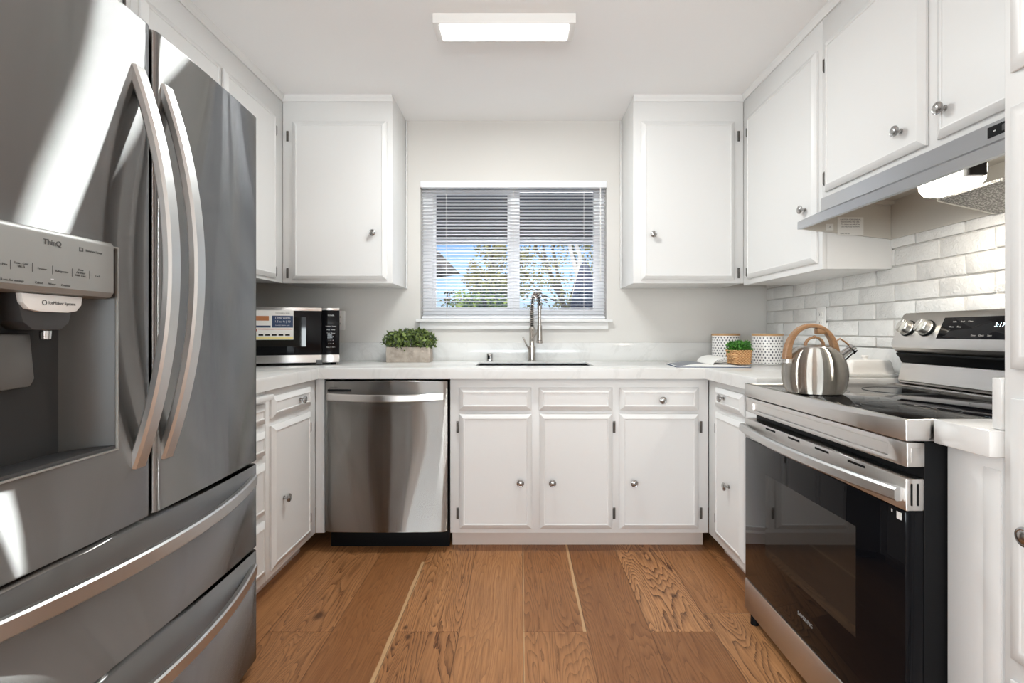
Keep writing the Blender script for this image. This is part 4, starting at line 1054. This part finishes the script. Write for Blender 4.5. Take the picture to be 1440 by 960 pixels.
# ------------------------------------------------------------------ butter dish
b = root('butter_dish', 'white lidded butter dish on the worktop behind the kettle', 'butter dish', (1.352, 1.985, CT), R(90))
def rr_ring(hx, hy, rad, n=6):
    o = []
    for cx, cy, a0 in ((hx-rad, hy-rad, 0), (-hx+rad, hy-rad, 90), (-hx+rad, -hy+rad, 180), (hx-rad, -hy+rad, 270)):
        for i in range(n+1):
            a = R(a0+90*i/n); o.append((cx+rad*math.cos(a), cy+rad*math.sin(a)))
    return o
def loft(levels):
    bm = bmesh.new(); rs = [[bm.verts.new((x, y, z)) for x, y in rr_ring(hx, hy, rad)] for hx, hy, rad, z in levels]; n = len(rs[0])
    for a, c in zip(rs, rs[1:]):
        for i in range(n): bm.faces.new([a[i], a[(i+1) % n], c[(i+1) % n], c[i]])
    bm.faces.new(rs[0][::-1]); bm.faces.new(rs[-1]); bmesh.ops.recalc_face_normals(bm, faces=list(bm.faces)); return bm
link('tray', loft([(0.050, 0.092, 0.015, 0), (0.058, 0.102, 0.018, 0.006), (0.061, 0.105, 0.02, 0.012), (0.060, 0.104, 0.02, 0.014), (0.05, 0.09, 0.015, 0.012)]), M['ceramic'], b)
link('lid', loft([(0.046, 0.088, 0.014, 0.0145), (0.047, 0.089, 0.015, 0.02), (0.042, 0.083, 0.015, 0.055), (0.037, 0.078, 0.015, 0.064), (0.030, 0.072, 0.014, 0.067)]), M['ceramic'], b)
link('lid_knob', lathe([(0.010, 0.066), (0.008, 0.071), (0.013, 0.077), (0.012, 0.083), (0, 0.085)], 24), M['ceramic'], b)

# ------------------------------------------------------------------ kettle
kt = root('kettle', 'round brushed steel kettle with wooden arch handle on the stove', 'kettle', (0.930, 1.60, 0.8760), R(4))
link('body', lathe([(0, 0.001), (0.072, 0.0), (0.079, 0.003), (0.087, 0.018), (0.0925, 0.045), (0.0935, 0.062), (0.0915, 0.082), (0.085, 0.105), (0.073, 0.126), (0.058, 0.140), (0.050, 0.144), (0.048, 0.1435), (0.047, 0.141)], 72), M['kettle'] if 'kettle' in M else steel('kettle_steel', (0.54, 0.51, 0.465), 0.33, 0.96, 0.0, (2, 2, 160)), kt)
ld = link('lid', lathe([(0.0465, 0.1415), (0.049, 0.144), (0.047, 0.1465), (0.035, 0.150), (0.015, 0.152), (0, 0.1522)], 48), M['steel'], kt)
pts = [(0.030*math.cos(a), 0, 0.150+0.026*math.sin(a)) for a in [math.pi*i/16 for i in range(17)]]
bm = sweep_rect(pts, (0, 1, 0), 0.012, 0.006, bev=0.0015)
lathe([(0, -0.006), (0.005, -0.004), (0.0065, 0), (0.005, 0.004), (0, 0.006)], 14, bm, Matrix.Translation((0, 0, 0.177)))
link('lid_handle', bm, M['handlewood'], ld)
pts = []
for i in range(33):
    a = math.pi*(1-i/32)
    pts.append((0.080*math.cos(a)*(1.0 if abs(math.cos(a)) < 0.9 else 1.0)-0.010, 0, 0.108+0.105*math.sin(a)**0.85))
hb = sweep_rect(pts, (0, 1, 0), 0.022, lambda s: 0.013+0.012*abs(2*s-1)**3, bev=0.003)
hw = link('handle', hb, M['handlewood'], kt)
link('grip_stop', box(0.004, 0.040, -0.010, 0.010, 0.186, 0.205, 0.004), M['handlewood'], hw)
bm = cyl((-0.090, 0, 0.095), (-0.088, 0, 0.118), 0.012, 0.010, 20); cyl((0.070, 0, 0.112), (0.072, 0, 0.125), 0.011, 0.010, 20, bm)
link('handle_bracket', bm, M['steel'], hw)
dirn = Vector((0.80, 0, 0.60)).normalized(); s0 = Vector((0.070, 0, 0.098))
link('spout', cyl(s0, s0+dirn*0.060, 0.0185, 0.0145, 28, bev=0.001), M['chrome'], kt)
bm = cyl(s0+dirn*0.0605, s0+dirn*0.074, 0.0165, 0.0165, 28, bev=0.002)
link('spout_cap', bm, M['chrome'], kt)
link('cap_lever', tube([tuple(s0+dirn*0.066+Vector((-0.008, 0, 0.013))), (0.100, 0, 0.163), (0.085, 0, 0.172), (0.072, 0, 0.163), (0.07, 0, 0.150)], 0.0028, 8), M['handlewood'], kt)

# ------------------------------------------------------------------ outside
gnd = struct('ground', box(-40, 40, 3.24, 60, -0.30, -0.20), M['patio'])
pr = root('patio_cover', 'slate grey patio roof with a pale front beam outside the window', 'patio roof', (0, 5, -0.2))
wl_('roof_panel', prism([(3.26, 2.60), (6.46, 2.262), (6.46, 2.31), (3.26, 2.65)], 'x', -4, 4), M['soffit'], pr)
wl_('front_beam', box(-4, 4, 6.40, 6.50, 2.195, 2.2605, 0.005), M['fascia'], pr)
for x_ in (-3.9, 3.8): wl_('post', box(x_, x_+0.1, 6.40, 6.50, -0.2, 2.19), M['fascia'], pr)
nh = root('neighbour_house', 'neighbouring house whose dark shingled eave shows at the left of the window', 'house', (-4.5, 11, -0.2))
wl_('roof', prism([(-1.17, 2.19), (-3.0, 4.1), (-8, 4.1), (-8, 2.10), (-1.8, 2.10)], 'y', 9, 9.8), M['shingle'], nh)
wl_('wall', box(-7.8, -2.0, 9.15, 9.75, -0.2, 2.10), M['stucco'], nh)
def tree(label, x, y, zb, crown, n, lsize, leafm, branches, barkm, seed, cat='tree', name='garden_tree'):
    random.seed(seed)
    t = root(name, label, cat, (x, y, -0.2))
    bm = bmesh.new()
    for pts, r in branches:
        m_ = [Vector(pts[0])]
        for a, c in zip(pts, pts[1:]):
            for i in range(1, 6):
                q = Vector(a).lerp(Vector(c), i/5); m_.append(q+Vector((random.uniform(-1, 1), random.uniform(-1, 1), 0))*r*0.5)
        tube(m_, lambda s, r=r: r*(1-0.65*s), 8, bm)
    wl_('trunk', bm, barkm, t)
    blobs = [(Vector(c_), rad) for c_, rad in crown]
    def pt():
        c_, rad = random.choice(blobs); d_ = Vector((random.gauss(0, 1), random.gauss(0, 1), random.gauss(0, 1))).normalized()
        return c_+d_*rad*random.uniform(0.25, 1)**0.5
    wl_('foliage', leaves(n, pt, lsize), leafm, t, smooth=False)
    return t
def wp(px, py, Y): return ((px-VX)*Y/F, Y, CZ-(py-VY)*Y/F)
Y1 = 11.0
rr = random.Random(21)
cr = [(wp(rr.gauss(695, 24), rr.uniform(350, 425), Y1+rr.uniform(-1, 1)), rr.uniform(0.10, 0.24)) for _ in range(46)]
tree('leafy yellow-green tree in the middle of the left window pane', wp(700, 0, Y1)[0], Y1, 0, cr, 5200, 0.085, M['tree_leaf'],
     [([(wp(702, 0, Y1)[0], Y1, -0.2), wp(700, 430, Y1), wp(690, 360, Y1), wp(680, 320, Y1)], 0.08), ([wp(699, 415, Y1), wp(660, 365, Y1)], 0.03), ([wp(700, 420, Y1), wp(735, 370, Y1)], 0.035)], M['bark'], 4)
Y2 = 9.0
cr = [(wp(rr.uniform(735, 850), rr.uniform(318, 400), Y2+rr.uniform(-1, 1)), rr.uniform(0.08, 0.2)) for _ in range(60)] + [(wp(rr.uniform(740, 850), rr.uniform(415, 440), Y2), 0.12) for _ in range(14)]
bo = wp(800, 0, Y2)[0]
tree('sparse tree with dark forking branches behind the right window pane', bo, Y2, 0, cr, 2300, 0.07, M['tree_leaf'],
     [([(bo, Y2, -0.2), wp(798, 440, Y2), wp(775, 390, Y2), wp(745, 330, Y2)], 0.062), ([wp(797, 437, Y2), wp(765, 360, Y2), wp(760, 310, Y2)], 0.036), ([wp(792, 425, Y2), wp(778, 350, Y2), wp(788, 310, Y2)], 0.036),
      ([wp(799, 440, Y2), wp(812, 380, Y2), wp(800, 320, Y2)], 0.032), ([wp(770, 425, Y2+0.5), wp(738, 385, Y2+0.5), wp(728, 350, Y2)], 0.026), ([wp(795, 430, Y2), wp(745, 405, Y2)], 0.02), ([wp(802, 432, Y2), wp(840, 380, Y2)], 0.024)], M['bark'], 6)
Y3 = 8.0
cr = [(wp(rr.uniform(800, 845), rr.uniform(300, 330), Y3), 0.15) for _ in range(6)]
bo = wp(818, 0, Y3)[0]
tree('young tree with two pale smooth stems near the right edge of the window', bo, Y3, 0, cr, 200, 0.07, M['tree_leaf'],
     [([(bo, Y3, -0.2), wp(822, 420, Y3), wp(801, 340, Y3), wp(797, 300, Y3)], 0.05), ([wp(822, 424, Y3), wp(812, 345, Y3), wp(808, 300, Y3)], 0.045), ([(bo-0.1, Y3, -0.2), wp(803, 440, Y3), wp(812, 385, Y3)], 0.03)], M['palebark'], 8)
um = root('patio_umbrella', 'closed navy patio umbrella at the right edge of the window', 'umbrella', (wp(822, 0, 7.4)[0], 7.4, -0.2))
uz = lambda py: CZ-(py-VY)*7.4/F+0.2
b2 = lathe([(0.02, uz(368)), (0.06, uz(375)), (0.11, uz(395)), (0.16, uz(420)), (0.19, uz(445)), (0.17, uz(452)), (0.03, uz(450))], 32)
for v in b2.verts:
    a = math.atan2(v.co.y, v.co.x); q = 1+0.16*math.cos(8*a); v.co.x *= q; v.co.y *= q
link('canopy', b2, M['navycloth'], um)
link('pole', cyl((0, 0, 0), (0, 0, uz(362)), 0.022, n=16), M['bark'], um)
link('base', lathe([(0, 0), (0.25, 0), (0.25, 0.04), (0.05, 0.07), (0.03, 0.3), (0, 0.3)], 32), M['dark'], um)
def bush(label, pxs, pys, Y, n, size, m, seed, name='hedge', cat='hedge'):
    r2 = random.Random(seed); random.seed(seed)
    blobs = [(Vector(wp(r2.uniform(*pxs), r2.uniform(*pys), Y+r2.uniform(-0.4, 0.4))), r2.uniform(0.12, 0.28)) for _ in range(26)]
    x = sum(b[0].x for b in blobs)/26
    t = root(name, label, cat, (x, Y, -0.2))
    def pt():
        c_, rad = random.choice(blobs); d_ = Vector((random.gauss(0, 1), random.gauss(0, 1), random.gauss(0, 1))).normalized(); return c_+d_*rad
    wl_('foliage', leaves(n, pt, size, wfac=0.7), m, t, smooth=False)
    wl_('stems', tube([(x, Y, -0.2), (x+0.05, Y, 1.0), (x, Y, 1.5)], 0.03, 8), M['bark'], t)
bush('pale yellow-green hedge at the foot of the left window pane', (632, 722), (428, 485), 8.4, 3000, 0.08, M['hedge_leaf'], 3)
bush('rounded dark green bush in front of the pale hedge', (668, 702), (434, 490), 6.75, 2200, 0.06, M['bush_leaf'], 12, 'garden_bush', 'bush')
